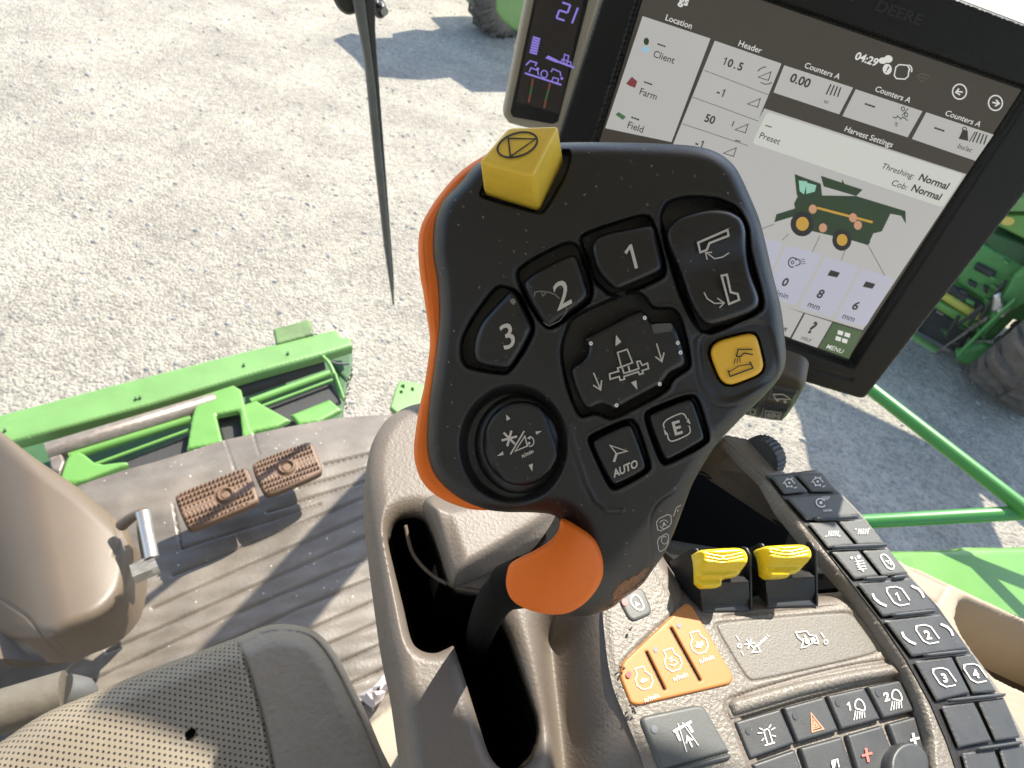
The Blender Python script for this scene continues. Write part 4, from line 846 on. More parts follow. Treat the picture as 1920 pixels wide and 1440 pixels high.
# harvester picture on the screen
i = Ink(DS, .0020)
i.poly([(1493, 365), (1489, 325), (1538, 343), (1541, 372)]).poly([(1543, 348), (1538, 328), (1577, 341), (1578, 335), (1582, 343), (1616, 354), (1604, 366)])
i.poly([(1488, 380), (1496, 364), (1604, 366), (1696, 394), (1697, 418), (1688, 403), (1668, 399), (1652, 432), (1636, 436), (1626, 458), (1600, 450), (1515, 430), (1492, 402)])
i.poly([(1451, 415), (1455, 400), (1494, 388), (1494, 402)]).stroke([(1630, 436), (1629, 454), (1618, 450)], 1.6)
i.build('symbol', E('ui_green', (44, 62, 42)), scr)
i = Ink(DS, .0026).disc(1503, 418, 22, 23).disc(1577, 448, 18, 20); i.build('symbol', E('ui_tyre', (40, 40, 42)), scr)
i = Ink(DS, .0032).disc(1503, 417, 12, 13).disc(1577, 447, 10, 11).stroke([(1530, 387), (1634, 414)], 4.5); i.build('symbol', E('ui_yellow', (186, 146, 62)), scr)
i = Ink(DS, .0032).poly([(1496, 336), (1512, 338), (1506, 362), (1498, 356)]).poly([(1510, 340), (1529, 345), (1526, 357), (1510, 361)]); i.build('symbol', E('ui_glass', (140, 190, 168)), scr)
i = Ink(DS, .0038).disc(1522, 389, 7.5, 8.5).disc(1541, 424, 7.5, 8.5).disc(1597, 405, 7.5, 8.5).disc(1606, 419, 7.5, 8.5); i.build('symbol', E('ui_peach', (190, 142, 112)), scr)
i = Ink(DS, .0018).disc(1211, 92, 8, 5).poly([(1176, 155), (1186, 143), (1192, 150), (1190, 163), (1180, 160)]).poly([(1154, 214), (1160, 209), (1173, 219), (1166, 223)])
Ink(DS, .0018).disc(1211, 92, 8, 5).build('symbol', E('ui_blue', (150, 186, 206)), scr); Ink(DS, .0022).disc(1212, 77, 5, 7).build('symbol', bpy.data.materials['ui_green'], scr)
Ink(DS, .0018).poly([(1174, 156), (1185, 143), (1195, 152), (1191, 164), (1180, 160)]).build('symbol', E('ui_red', (120, 56, 58)), scr)
Ink(DS, .0018).poly([(1154, 214), (1160, 209), (1174, 218), (1168, 224)]).build('symbol', E('ui_field', (70, 104, 72)), scr)
i = Ink(DS, .0066); T(i, 'DEERE', 1680, 22, 21, True, ws=1.05); T(i, 'JOHN', 1560, -20, 21, True, ws=1.05); i.build('lettering', mat('emboss', (.004, .005, .005), .5), disp)
# narrow corner display
CS = plane(CAM+ray(np.array(1020.), np.array(120.))*.62, DN+np.array([-.25, 0, 0])*np.linalg.norm(DN))
cdp = thing('corner_display', 'narrow upright black readout in a cream frame with purple figures, left of the large display', 'display', CAM+ray(np.array(1000.), np.array(236.))*.62)
cpoly = np.array([(1010, -60), (1150, -60), (1125, 0), (1052, 240), (1040, 252), (975, 237), (954, 231), (944, 216), (987, 0)], float)
relief('frame', cpoly, CS, M['tan'], cdp, lambda d, x, y: dome(d, 5, .002), 2.6, .03)
inner = [(1012, -40), (1120, -60), (1103, 0), (1046, 228), (1036, 232), (962, 219), (957, 210), (1001, 0)]
relief('face', np.array(inner, float), CS, M['black'], cdp, lambda d, x, y: .0008+0*d, 4, .001)
Ink(CS, .0016).poly([(1018, -40), (1100, -60), (1092, 10), (1048, 213), (968, 190), (1006, 0)]).build('screen', E('lcd_dark', (34, 30, 27)), cdp)
i = Ink(CS, .0022)
def seg(i, x, y, d_):
    S7 = {'2': ((0, 0, 1, 0), (1, 0, 1, 1), (1, 1, 0, 1), (0, 1, 0, 2), (0, 2, 1, 2)), '1': ((1, 0, 1, 1), (1, 1, 1, 2))}
    for a, b, c, e in S7[d_]:
        g = lambda u, v: (x+u*15-v*5.5, y+u*5+v*14.5)
        i.stroke([g(a, b), g(c, e)], 3.6)
seg(i, 1054, 4, '2'); seg(i, 1068, 9, '1')
for k in range(7): i.poly([(999-k*1, 67+k*4.6), (1013-k*1, 71+k*4.6), (1012.4-k, 74.6+k*4.6), (998.4-k, 70.6+k*4.6)])
i.poly([(1022, 108), (1027, 103), (1046, 112), (1044, 117)]).stroke([(1044, 114), (1076, 126)], 3.6).stroke([(1056, 116), (1058, 101), (1066, 104), (1062, 120)], 2, True).stroke([(1050, 118), (1054, 110), (1070, 116), (1070, 124)], 2)
i.stroke([(986, 121), (994, 113), (1006, 117), (1003, 123)], 2.6).stroke([(984, 136), (1052, 158)], 3.2).stroke([(992, 134), (995, 126), (1008, 131), (1009, 140)], 2.2).arc(1020, 138, 6, 7, 0, 360, 2, 0, 12)
i.stroke([(1033, 134), (1036, 128), (1050, 134), (1051, 142)], 2.2).stroke([(1034, 152), (1037, 144), (1047, 147), (1044, 156)], 2).disc(1008, 128, 2.6).disc(1053, 146, 2.6)
i.build('symbol', E('lcd_purple', (140, 124, 212)), cdp)
i = Ink(CS, .0022).stroke([(999, 146), (997, 160)], 4).stroke([(994, 176), (991, 191)], 4).stroke([(1031, 155), (1028, 168)], 4).stroke([(1023, 186), (1020, 202)], 4); i.build('symbol', E('lcd_red', (104, 62, 46)), cdp)
i = Ink(CS, .0022).stroke([(997, 160), (994, 176)], 4).stroke([(1028, 168), (1023, 186)], 4); i.build('symbol', E('lcd_green', (50, 84, 52)), cdp)
# switch pod
pod = thing('switch_pod', 'small brown pod with black rocker switches hanging under the large display', 'switch', CAM+ray(np.array(1440.), np.array(790.))*.46)
PS = plane(CAM+ray(np.array(1440.), np.array(745.))*.49, DN+np.array([0, -.3, .5])*np.linalg.norm(DN))
relief('body', chaikin([(1350, 680), (1452, 695), (1500, 712), (1510, 725), (1506, 738), (1475, 788), (1460, 796), (1395, 784), (1350, 760)], 2), PS, mat('pod_brown', (.075, .058, .045), .5, .1, 400, .1, 40), pod, lambda d, x, y: dome(d, 10, .005), 2.4, .02)
for p_ in ([(1447, 721), (1498, 731), (1487, 753), (1438, 745)], [(1430, 756), (1481, 764), (1468, 787), (1424, 780)], [(1395, 752), (1424, 756), (1418, 778), (1390, 774)]):
    k_ = key('switch', p_, .003, M['darkkey'], par=pod, surf=PS, Rr=5, H=.003, back=.002, ck=1)
    cx_, cy_ = np.mean(p_, 0); i = Ink(PS, .0037)
    if p_[0][0] == 1447: i.stroke([(cx_-16, cy_-6), (cx_+2, cy_-6), (cx_+12, cy_), (cx_+16, cy_+4), (cx_+4, cy_+3), (cx_-12, cy_+3)], 2.4, True).disc(cx_-8, cy_+5, 3).disc(cx_+6, cy_+8, 3)
    elif p_[0][0] == 1430: i.stroke([(cx_-13, cy_-9), (cx_+15, cy_-5), (cx_+11, cy_+9), (cx_-15, cy_+5)], 1.6, True).text('60H', cx_, cy_+0, 9, (.98, .15), (.1, -1), True)
    else: i.arc(cx_+6, cy_, 5, 5, 0, 360, 2)
    i.build('symbol', M['ink'], k_)

# ================================================================ CAB FLOOR, PEDALS, COLUMN, SEAT
FL = level(-1.35)
fp = crom([(60, 935), (150, 897), (240, 868), (345, 838), (415, 816), (480, 802), (560, 786), (640, 773), (720, 768), (800, 768), (1000, 790)], 4, False)
fpoly = np.array(list(map(tuple, fp))+[(1400, 1000), (1400, 1700), (-500, 1700), (-500, 1150)], float)
ribs = [[(605, 872), (700, 850)], [(560, 915), (615, 900), (700, 875)], [(500, 960), (700, 898)], [(323, 1079), (480, 1015), (705, 925)], [(286, 1141), (480, 1055), (715, 955)], [(200, 1222), (480, 1098), (720, 990)],
        [(120, 1300), (450, 1146), (730, 1030)], [(100, 1360), (560, 1140), (740, 1068)], [(560, 1190), (745, 1108)], [(600, 1215), (750, 1150)], [(620, 1250), (755, 1192)], [(640, 1290), (760, 1236)], [(660, 1330), (765, 1280)], [(660, 1380), (775, 1325)]]
def hfl(d, x, y):
    h = -.10*(1-sst(0, 60, sdf(x, y, fpoly)[0]))*.25+.0012*np.sin(x*.05+y*.11)*np.sin(x*.021-y*.09)
    for r_ in ribs: h = h+groove(x, y, r_, 2.6, .006)
    h = h+groove(x, y, [(325, 945), (340, 1030), (480, 985), (600, 945)], 1.6, .004)+groove(x, y, [(420, 817), (440, 880)], 1.6, .003)+groove(x, y, [(474, 804), (486, 850)], 1.6, .004)
    return h
fl = relief('floor', fpoly, FL, M['floor'], None, hfl, 2.6, .04, cap=False, smooth=60); tag(fl, 'taupe ribbed floor mat of the cab', None, None, 'structure')
# worn pedals
def pedal(pl, uo, ud, vd, lb, hole):
    t_ = relief('brake_pedal', chaikin(pl, 2), PD, M['pedal'], None, None, 2.2, .02) if False else None
    th = thing('brake_pedal', lb, 'pedal', pt(*np.mean(pl, 0), -1.35), 'studded brown pedals on the cab floor')
    U_ = np.array(ud, float); V_ = np.array(vd, float); Lu = np.linalg.norm(U_); Lv = np.linalg.norm(V_)
    def h(d, x, y):
        A = np.array([[ud[0], vd[0]], [ud[1], vd[1]]], float); iv = np.linalg.inv(A); u = iv[0, 0]*(x-uo[0])+iv[0, 1]*(y-uo[1]); v = iv[1, 0]*(x-uo[0])+iv[1, 1]*(y-uo[1])
        st = np.maximum(0, np.sin(u*math.pi*2*17))*np.maximum(0, np.sin(v*math.pi*2*7.5+.3)); st = np.sqrt(st)
        band = np.exp(-((v-.5)/.10)**4); rr = np.hypot((u-hole[0])*Lu, (v-hole[1])*Lv*1.25)
        st = st*(1-band)*(rr > 22)*(d > 5)
        return dome(d, 6, .006)+.010*st+.008*np.exp(-((rr-14)/3.4)**2)+.003*(rr < 8)
    relief('pad', chaikin(pl, 2), level(-1.24), M['pedal'], th, h, 1.25, .018, smooth=70)
    c = pt(*np.mean(pl, 0), -1.26); tube('arm', [c, c+np.array([0, .05, -.05]), c+np.array([-.02, .13, -.09])], .012, M['black'], th, 10)
pedal([(326, 932), (334, 923), (455, 875), (467, 880), (487, 934), (480, 943), (362, 992), (350, 989)], (330, 930), (130, -52), (25, 62), 'left studded brown pedal nearest the steering column', (.62, .50))
pedal([(471, 872), (480, 862), (577, 826), (588, 832), (606, 878), (600, 888), (506, 928), (493, 922)], (474, 868), (108, -40), (24, 58), 'right studded brown pedal nearer the armrest console', (.48, .48))
# steering column
stc = thing('steering_column', 'beige moulded steering column housing with a metal foot lever, at the left edge', 'steering column', pt(60, 1230, -1.35))
colp = crom([(-260, 640), (-60, 770), (0, 808), (60, 855), (150, 917), (212, 968), (240, 995), (252, 1030), (248, 1075), (232, 1120), (190, 1160), (130, 1185), (88, 1200), (-40, 1190), (-300, 1150)], 4)
def hcol(d, x, y):
    u = np.clip(((x-100)*.97-(y-1000)*.2)/150, -2.6, 2); h = -np.where(u < 0, .14, .03)*u*u+dome(d, 30, .03)
    h = h+groove(x, y, crom([(162, 905), (200, 945), (222, 1010), (214, 1040)], 4, False), 3, .003)+groove(x, y, [(0, 1122), (50, 1155), (88, 1200)], 1.8, .004)+groove(x, y, crom([(210, 965), (236, 1010), (243, 1030)], 3, False), 2, -.003)
    return h
relief('housing', colp, sightward(level(-1.0)), M['column'], stc, hcol, 3, .1, smooth=70, backvec=(0, 0, -1))
relief('foot_flange', chaikin([(-40, 1170), (60, 1192), (130, 1178), (225, 1108), (232, 1122), (228, 1132), (150, 1172), (90, 1206), (20, 1216), (-40, 1214)], 2), level(-1.2), M['column'], stc, lambda d, x, y: dome(d, 8, .01), 2.6, .1, smooth=70)
rod = [pt(268, 960, -.95), pt(276, 1000, -.96), pt(285, 1046, -.97)]
tube('lever_link', [pt(228, 985, -.99), pt(250, 968, -.965), pt(270, 960, -.95)], [.010, .008, .008], M['column'], stc, 10)
tube('lever_rod', rod, [.011, .010, .010], M['alu'], stc, 12)
poly3('lever_bracket', [pt(255, 975, -.98), pt(272, 968, -.98), pt(290, 1040, -.99), pt(266, 1052, -.99), pt(258, 1010, -.99)], .01, M['column'], stc)
relief('lever_pad', np.array([(243, 1061), (287, 1040), (297, 1064), (249, 1084)], float), level(-.97), M['alu'], stc, lambda d, x, y: .0022*np.sin(((x-243)*.43+(y-1061)*.9)*1.1)+.002, 1.2, .02)
relief('boot', crom([(215, 1030), (240, 1024), (262, 1034), (262, 1060), (240, 1085), (222, 1108), (210, 1090)], 4), level(-1.12), mat('boot_dark', (.06, .045, .035), .6), stc, lambda d, x, y: dome(d, 20, .03), 2.4, .05)
# seat
ST = level(-.60)
so_ = [(-60, 1430), (0, 1392), (81, 1339), (171, 1301), (284, 1254), (439, 1197), (487, 1177), (524, 1170), (569, 1175), (601, 1191), (630, 1226), (658, 1278), (691, 1347), (715, 1404), (745, 1470), (760, 1560), (-200, 1560), (-200, 1500)]
so_ = crom(so_, 4)
seam = [(439, 1190), (459, 1238), (483, 1315), (500, 1380), (512, 1440), (520, 1500)]
seat = thing('seat', 'taupe seat cushion with perforated centre and leather side bolster, at the bottom left', 'seat', pt(350, 1400, -.8))
tear = crom([(347, 1380), (352, 1370), (362, 1366), (369, 1374), (365, 1384), (354, 1391)], 3)
def hseat(d, x, y):
    h = dome(d, 46, .045)+.012*np.exp(-((x-250)/260)**2)+groove(x, y, seam, 4, .004)
    h = h+groove(x, y, crom([(487, 1189), (524, 1182), (565, 1187), (592, 1202), (618, 1236), (646, 1288), (678, 1354), (702, 1410), (730, 1475)], 4, False), 2.6, .003)
    h = h+.004*np.exp(-((d-9)/4.5)**2)
    return h-.004*sst(-1, 2, sdf(x, y, tear)[0])
def perf():
    m = mat('seat_perforated', (.22, .182, .128), .55, .3, 300, .06, 30, dist=.0006); n = m.node_tree.nodes; l = m.node_tree.links; b = n['Principled BSDF']
    src = b.inputs['Base Color'].links[0].from_socket
    at = n.new('ShaderNodeTexCoord'); mp = n.new('ShaderNodeMapping'); mp.inputs['Rotation'].default_value = (0, 0, R(-8)); mp.inputs['Scale'].default_value = (235, 235, 0); l.new(at.outputs['Object'], mp.inputs[0])
    sx = n.new('ShaderNodeSeparateXYZ'); l.new(mp.outputs[0], sx.inputs[0])
    def mth(op, a, b_=None):
        q = n.new('ShaderNodeMath'); q.operation = op
        for k, v in enumerate((a, b_)):
            if v is None: continue
            if isinstance(v, (int, float)): q.inputs[k].default_value = v
            else: l.new(v, q.inputs[k])
        return q.outputs[0]
    x, y = sx.outputs[0], sx.outputs[1]
    rowi = mth('FLOOR', y); od = mth('MULTIPLY', mth('MODULO', mth('ABSOLUTE', rowi), 2), .5)
    fx = mth('SUBTRACT', mth('FRACT', mth('ADD', x, od)), .5); fy = mth('SUBTRACT', mth('FRACT', y), .5)
    dd = mth('SQRT', mth('ADD', mth('MULTIPLY', fx, fx), mth('MULTIPLY', fy, fy)))
    rg = n.new('ShaderNodeMapRange'); rg.interpolation_type = 'SMOOTHSTEP'; rg.inputs['From Min'].default_value = .15; rg.inputs['From Max'].default_value = .26; l.new(dd, rg.inputs[0])
    mi = n.new('ShaderNodeMix'); mi.data_type = 'RGBA'; l.new(rg.outputs[0], mi.inputs[0]); mi.inputs[6].default_value = (.02, .017, .014, 1); l.new(src, mi.inputs[7]); l.new(mi.outputs[2], b.inputs['Base Color'])
    bp = n.new('ShaderNodeBump'); bp.inputs['Distance'].default_value = .002; bp.inputs['Strength'].default_value = .8; l.new(rg.outputs[0], bp.inputs['Height']); l.new(bp.outputs[0], b.inputs['Normal'])
    return m
cush = relief('cushion', so_, sightward(ST), perf(), seat, hseat, 2.6, .10, smooth=60, backvec=(0, 0, -1))
cush.data.materials.append(M['leather'])
# the bolster right of the seam is plain leather
P = np.array([v.co for v in cush.data.vertices]); rel = P-CAM; cz_ = rel@AZ; uu = CX+F*(rel@AX)/cz_; vv_ = CY+F*(rel@AY)/cz_
sx_ = np.interp(vv_, [q[1] for q in seam], [q[0] for q in seam])
right = uu > sx_
bol = [p_ for p_ in cush.data.polygons if all(right[i_] for i_ in p_.vertices)]
# split bolster off as its own mesh
def split(o, polys, name, m, parent):
    idx = {}; V = []; f = []
    for p_ in polys:
        q = []
        for i_ in p_.vertices:
            if i_ not in idx: idx[i_] = len(V); V.append(o.data.vertices[i_].co[:])
            q.append(idx[i_])
        f.append(q)
    ids = {p_.index for p_ in polys}; mesh(name, V, f, m, parent, 60)
    bm = bmesh.new(); bm.from_mesh(o.data); bm.faces.ensure_lookup_table(); bmesh.ops.delete(bm, geom=[bm.faces[k] for k in ids], context='FACES'); bm.to_mesh(o.data); bm.free()
split(cush, bol, 'bolster', M['leather'], seat)
Ink(ST, .0).poly(list(map(tuple, tear)))
i = Ink(ST, .0085).poly(list(map(tuple, tear))); i.build('tear', M['void'], cush)
i = Ink(ST, .0135)
def strand(): pass
# dusty tube in front of the seat
lv = thing('grab_handle', 'dusty grey tube handle with a rounded tan cap, lying against the seat front edge', 'handle', pt(60, 1330, -.78))
tube('sleeve', [pt(-120, 1378, -.72), pt(0, 1335, -.72), (pt(122, 1298, -.72))], .021, mat('dusty_tube', (.12, .105, .08), .7, .3, 60, .3, 12, dist=.004), lv, 20, path=False)
tube('rod', [pt(120, 1298, -.72), pt(150, 1300, -.73), pt(168, 1312, -.75)], [.017, .015, .008], M['blade'], lv, 16)
# crumpled paper and ledge by the console
V = []; f = []; rs = np.random.RandomState(5); q_ = [(672, 1302), (700, 1288), (715, 1268), (733, 1258), (740, 1272), (728, 1292), (716, 1312), (700, 1330), (688, 1322)]
for k in range(4):
    for (x, y) in q_: V.append(pt(x+(705-x)*k*.27+rs.uniform(-3, 3), y+(1298-y)*k*.27+rs.uniform(-3, 3), -1.33+.03*k*rs.uniform(.2, 1.2)))
N_ = len(q_)
for k in range(3):
    for j in range(N_): f.append([k*N_+j, k*N_+(j+1) % N_, (k+1)*N_+(j+1) % N_, (k+1)*N_+j])
f.append([3*N_+j for j in range(N_)])
pp = mesh('crumpled_paper', V, f, M['paper'], None, 0); tag(pp, 'torn crumpled whitish paper on the ribbed floor between seat and console', 'paper scrap')
ld = relief('floor_ledge', np.array([(640, 1420), (700, 1350), (760, 1300), (800, 1300), (830, 1560), (640, 1560)], float), level(-1.3), M['cream'], None, lambda d, x, y: dome(d, 4, .004), 4, .05); tag(ld, 'pale cream ledge beside the console foot, behind the paper scrap', 'ledge')

# ================================================================ FRONT HEADER seen beyond the floor
HZ = -2.0; HS = level(HZ)
hd = thing('crop_header', 'green harvester header beam with dark auger tube and belts, ahead of the cab floor', 'harvester header', pt(330, 800, -3.4))
def hp_(name, pl, m, dz=0, back=.04, Rr=3, H=.006, ck=0, cell=2.4):
    pl = chaikin(pl, ck) if ck else np.array(pl, float)
    return relief(name, pl, level(HZ+dz), m, hd, lambda d, x, y: dome(d, Rr, H), cell, back)
hp_('top_beam', [(-200, 828), (0, 776), (212, 720), (350, 685), (520, 642), (630, 616), (640, 631), (657, 631), (662, 648), (605, 665), (480, 699), (275, 760), (25, 827), (-200, 890)], M['green'], .0, .05, 5, .012)
hp_('hinge_plate', [(512, 616), (578, 598), (584, 604), (588, 625), (518, 644)], mat('dull_green', (.10, .17, .05), .6, .1, 60, .3, 12), .01, .03)
hp_('trough', [(-120, 880), (25, 822), (480, 695), (655, 650), (662, 700), (650, 725), (640, 800), (560, 850), (100, 1000), (-120, 1000)], M['greend'], -.25, .02)
tube('auger_tube', [pt(90, 848, HZ-.02), pt(404, 752, HZ-.02), pt(411, 750, HZ-.02)], [.036, .036, .036, .034, .02], M['steel'], hd, 24, path=False)
tube('drive_shaft', [pt(400, 748, HZ-.09), pt(604, 681, HZ-.09)], .034, M['rubber'], hd, 20, path=False)
hp_('auger_flange', [(84, 832), (104, 822), (122, 866), (112, 888), (96, 880)], M['steel'], -.01, .02)
for a, b, r_ in (((130, 856), (358, 786), .017), ((170, 874), (355, 806), .007), ((470, 754), (618, 700), .017), ((485, 764), (624, 712), .007)):
    tube('cross_bar', [pt(*a, HZ-.03), pt(*b, HZ-.03)], r_, M['greenl'], hd, 14, path=False)
hp_('belt', [(170, 888), (360, 812), (352, 850), (200, 900)], M['rubber'], -.06, .02)
hp_('belt', [(490, 766), (622, 716), (640, 752), (538, 800)], M['rubber'], -.06, .02)
hp_('bracket_plate', [(127, 850), (150, 845), (182, 871), (236, 864), (241, 870), (200, 885), (150, 905), (110, 905)], M['greenl'], .0, .03, 3, .006, 1)
hp_('bracket_plate', [(360, 780), (372, 742), (437, 721), (452, 730), (470, 803), (480, 815), (455, 820), (449, 768), (405, 777), (418, 830), (350, 842)], M['greenl'], .01, .03)
hp_('bracket_plate', [(455, 758), (480, 750), (496, 760), (545, 787), (520, 800), (462, 812)], M['greenl'], .0, .02)
hp_('belt', [(404, 778), (450, 768), (470, 820), (420, 832)], M['rubber'], -.05, .01)  # dark sheet behind the plate's hole, its shade put into the colour
hp_('small_plate', [(545, 777), (618, 748), (642, 768), (600, 790), (560, 795)], M['greenl'], -.02, .02)
hp_('end_wall', [(607, 666), (660, 648), (661, 700), (650, 712), (626, 690)], M['greend'], -.12, .02)
tube('strut', [pt(605, 668, HZ-.01), pt(622, 690, HZ-.02), pt(640, 745, HZ-.05)], .009, M['greenl'], hd, 10)
tube('strut', [pt(628, 700, HZ-.01), pt(646, 752, HZ-.05)], .007, M['greenl'], hd, 10, path=False)
tube('hose', [pt(601, 668, HZ-.02), pt(628, 681, HZ-.02), pt(655, 682, HZ-.02)], .006, M['blade'], hd, 8)
for k in range(9):                        # hanging chain
    a = pt(658-k*1.4+3*math.sin(k*1.7), 688+k*9, HZ-.03); 
    b = pt(656-k*1.4+3*math.sin(k*1.7+1), 696+k*9, HZ-.04); tube('chain_link', [a, (a+b)/2+np.array([.006, 0, .006]), b], .004, M['steel'], hd, 6)
for (x, y) in ((8, 804), (254, 745), (262, 743), (457, 682), (540, 660)): hp_('bolt', [(x-2.4, y-2), (x+2, y-2.4), (x+2.6, y+2), (x-2, y+2.4)], M['greend'], .012, .01, 1, .002, 1, 1.4)
np_ = relief('marker_plate', chaikin([(745, 716), (757, 712), (812, 724), (812, 775), (728, 775)], 1), level(-1.7), M['green'], None, lambda d, x, y: dome(d, 2, .004)-.01*((np.hypot(x-755, y-725) < 3.5)+(np.hypot(x-773, y-730) < 3)+(np.hypot(x-752, y-735) < 2.4)), 1.6, .02)
tag(np_, 'small green steel plate with punched holes, between the cab floor and the console', 'metal plate')

# ================================================================ WINDSHIELD AND WIPER
def az_pt(px, py, dz): p_ = pt(px, py, dz); return p_[:2]
g0 = az_pt(60, 935, -1.35); g1 = az_pt(480, 802, -1.35); g2 = az_pt(760, 766, -1.35)
base_xy = crom3([np.append(g0+(g0-g1)*.4, 0), np.append(g0, 0), np.append(g1, 0), np.append(g2, 0), np.array([.62, 1.50, 0]), np.array([.92, 1.38, 0])], 8)
glass = bpy.data.materials.new('window_glass'); glass.use_nodes = True; n = glass.node_tree.nodes; l = glass.node_tree.links; n.remove(n['Principled BSDF'])
tr_ = n.new('ShaderNodeBsdfTransparent'); tr_.inputs[0].default_value = (.97, .985, .975, 1); gl_ = n.new('ShaderNodeBsdfGlossy'); gl_.inputs['Roughness'].default_value = .02; lw = n.new('ShaderNodeLayerWeight'); lw.inputs[0].default_value = .5; pw = n.new('ShaderNodeMath'); pw.operation = 'POWER'; pw.inputs[1].default_value = 5; l.new(lw.outputs['Facing'], pw.inputs[0]); fr = n.new('ShaderNodeMath'); fr.operation = 'MULTIPLY_ADD'; fr.inputs[1].default_value = .3; fr.inputs[2].default_value = .006; l.new(pw.outputs[0], fr.inputs[0])
mx_ = n.new('ShaderNodeMixShader'); l.new(fr.outputs[0], mx_.inputs[0]); l.new(tr_.outputs[0], mx_.inputs[1]); l.new(gl_.outputs[0], mx_.inputs[2]); l.new(mx_.outputs[0], n['Material Output'].inputs[0])
def pane(name, xy, z0, z1, lb):
    V = []; f = []
    for k, p_ in enumerate(xy):
        for z in (z0, z1): V.append((p_[0], p_[1], z))
    for k in range(len(xy)-1): f.append([2*k, 2*k+2, 2*k+3, 2*k+1])
    o = mesh(name, V, f, glass, None, 60); tag(o, lb, 'window'); return o
pane('windshield', base_xy, CZ-1.33, CZ+.35, 'curved clear windshield beyond the pedals, with the wiper lying on it')
sidexy = [np.array([.93, 1.37, 0]), np.array([1.02, 1.15, 0]), np.array([1.06, .8, 0]), np.array([1.08, .2, 0])]
pane('side_window', crom3(sidexy, 5), CZ-1.0, CZ+.35, 'clear side window to the right, the green handrail and yard behind it')
wn = np.array([g2[1]-g1[1], -(g2[0]-g1[0]), 0.]); wn /= np.linalg.norm(wn)
if wn[1] < 0: wn = -wn
WS = plane(np.append(g1+(g2-g1)*.5, 2.)+wn*.03, wn)
wi = thing('windshield_wiper', 'long tapering black wiper blade hanging down the windshield', 'wiper', WS(np.array([740.]), np.array([575.]))[0][0])
relief('blade', np.array([(650, -60), (681, -60), (686, 0), (708, 180), (722, 330), (733, 450), (741, 575), (738, 576), (722, 470), (703, 300), (684, 110), (662, 0)], float), WS, M['blade'], wi, lambda d, x, y: dome(d, 5, .008), 1.8, .012)
relief('rubber_strip', np.array([(684, -60), (708, -60), (706, 0), (706, 60), (716, 200), (731, 400), (740, 520), (741, 570), (737, 560), (722, 400), (704, 200), (690, 60), (683, 0)], float), WS, M['rubber'], wi, lambda d, x, y: -.004+dome(d, 4, .006), 1.8, .012)
relief('pivot_arm', crom([(605, -40), (628, 5), (640, 28), (656, 40), (672, 38), (690, 30), (706, 30), (712, 44), (724, 47), (733, 34), (727, 14), (712, 4), (705, -40)], 4), WS, M['black'], wi, lambda d, x, y: -.02+dome(d, 10, .02)+.012*(np.hypot(x-721, y-21) < 8), 2, .03, smooth=60)
Ink(WS, .002).disc(721, 21, 7, 8).build('bolt', mat('bolt_grey', (.3, .3, .28), .5, metal=.4), wi)

# ================================================================ HANDRAIL, PLATFORM
hr = thing('handrail', 'bright green tubular handrail outside the side window, one bar sloping and one level', 'handrail', pt(1920, 965, -1.0))
def far(x, y, z): return CAM+ray(np.array(float(x)), np.array(float(y)))*z
tube('rail_bar', [far(1560, 668, 1.75), far(1640, 735, 1.65), far(1900, 938, 1.42), far(2080, 1080, 1.3)], .0185, M['rail'], hr, 18, path=False)
tube('rail_bar', [far(1480, 985, 1.50), far(1640, 977, 1.47), far(1910, 962, 1.42), far(2100, 952, 1.40)], .0175, M['rail'], hr, 18, path=False)
pf = relief('side_platform', np.array([(1500, 1030), (1668, 1025), (1930, 1016), (2400, 1000), (2400, 1560), (1500, 1560)], float), level(-1.05), M['greenl'], None, lambda d, x, y: dome(d, 10, .03)+groove(x, y, [(1500, 1037), (2400, 1010)], 3, .01), 6, .15)
tag(pf, 'flat glossy green body panel below the handrail, right of the console', 'body panel')

# ================================================================ NEIGHBOURING MACHINES
SUNV = SUND/SUND[2]

def vplane(dist, az, yaw=None): yaw = az if yaw is None else yaw; return plane((dist*math.sin(R(az)), dist*math.cos(R(az)), 0), (math.sin(R(yaw)), math.cos(R(yaw)), 0))
NB = lambda d_=0: vplane(7.6+d_, 38, 25)
nb = thing('combine_harvester', 'green combine harvester with a large dusty tyre, parked beyond the display at right', 'combine harvester', (4.7, 6.0, 0))
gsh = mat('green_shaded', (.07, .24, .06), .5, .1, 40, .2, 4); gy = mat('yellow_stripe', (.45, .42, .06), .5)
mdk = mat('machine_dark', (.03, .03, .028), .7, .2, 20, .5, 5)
def nbp(name, pl, m, off=0, back=.25, Rr=3, H=.03): return relief(name, np.array(pl, float), NB(off), m, nb, lambda d, x, y: dome(d, Rr, H), 3, back)
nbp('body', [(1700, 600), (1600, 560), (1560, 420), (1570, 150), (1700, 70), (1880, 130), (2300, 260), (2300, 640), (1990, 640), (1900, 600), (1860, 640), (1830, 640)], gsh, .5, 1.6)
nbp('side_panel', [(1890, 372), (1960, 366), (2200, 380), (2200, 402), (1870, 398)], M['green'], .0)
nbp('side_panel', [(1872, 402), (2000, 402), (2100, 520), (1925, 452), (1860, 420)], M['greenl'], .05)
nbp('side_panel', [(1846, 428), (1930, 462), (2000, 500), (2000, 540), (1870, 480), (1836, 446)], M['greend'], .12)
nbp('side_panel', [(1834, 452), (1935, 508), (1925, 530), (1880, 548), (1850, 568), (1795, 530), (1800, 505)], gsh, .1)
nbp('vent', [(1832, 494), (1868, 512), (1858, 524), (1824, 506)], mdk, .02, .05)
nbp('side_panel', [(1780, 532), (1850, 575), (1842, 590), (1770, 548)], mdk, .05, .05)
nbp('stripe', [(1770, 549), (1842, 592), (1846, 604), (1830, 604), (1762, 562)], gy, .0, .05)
nbp('side_panel', [(1756, 562), (1835, 606), (1830, 622), (1815, 618), (1750, 578)], M['greenl'], .02, .05)
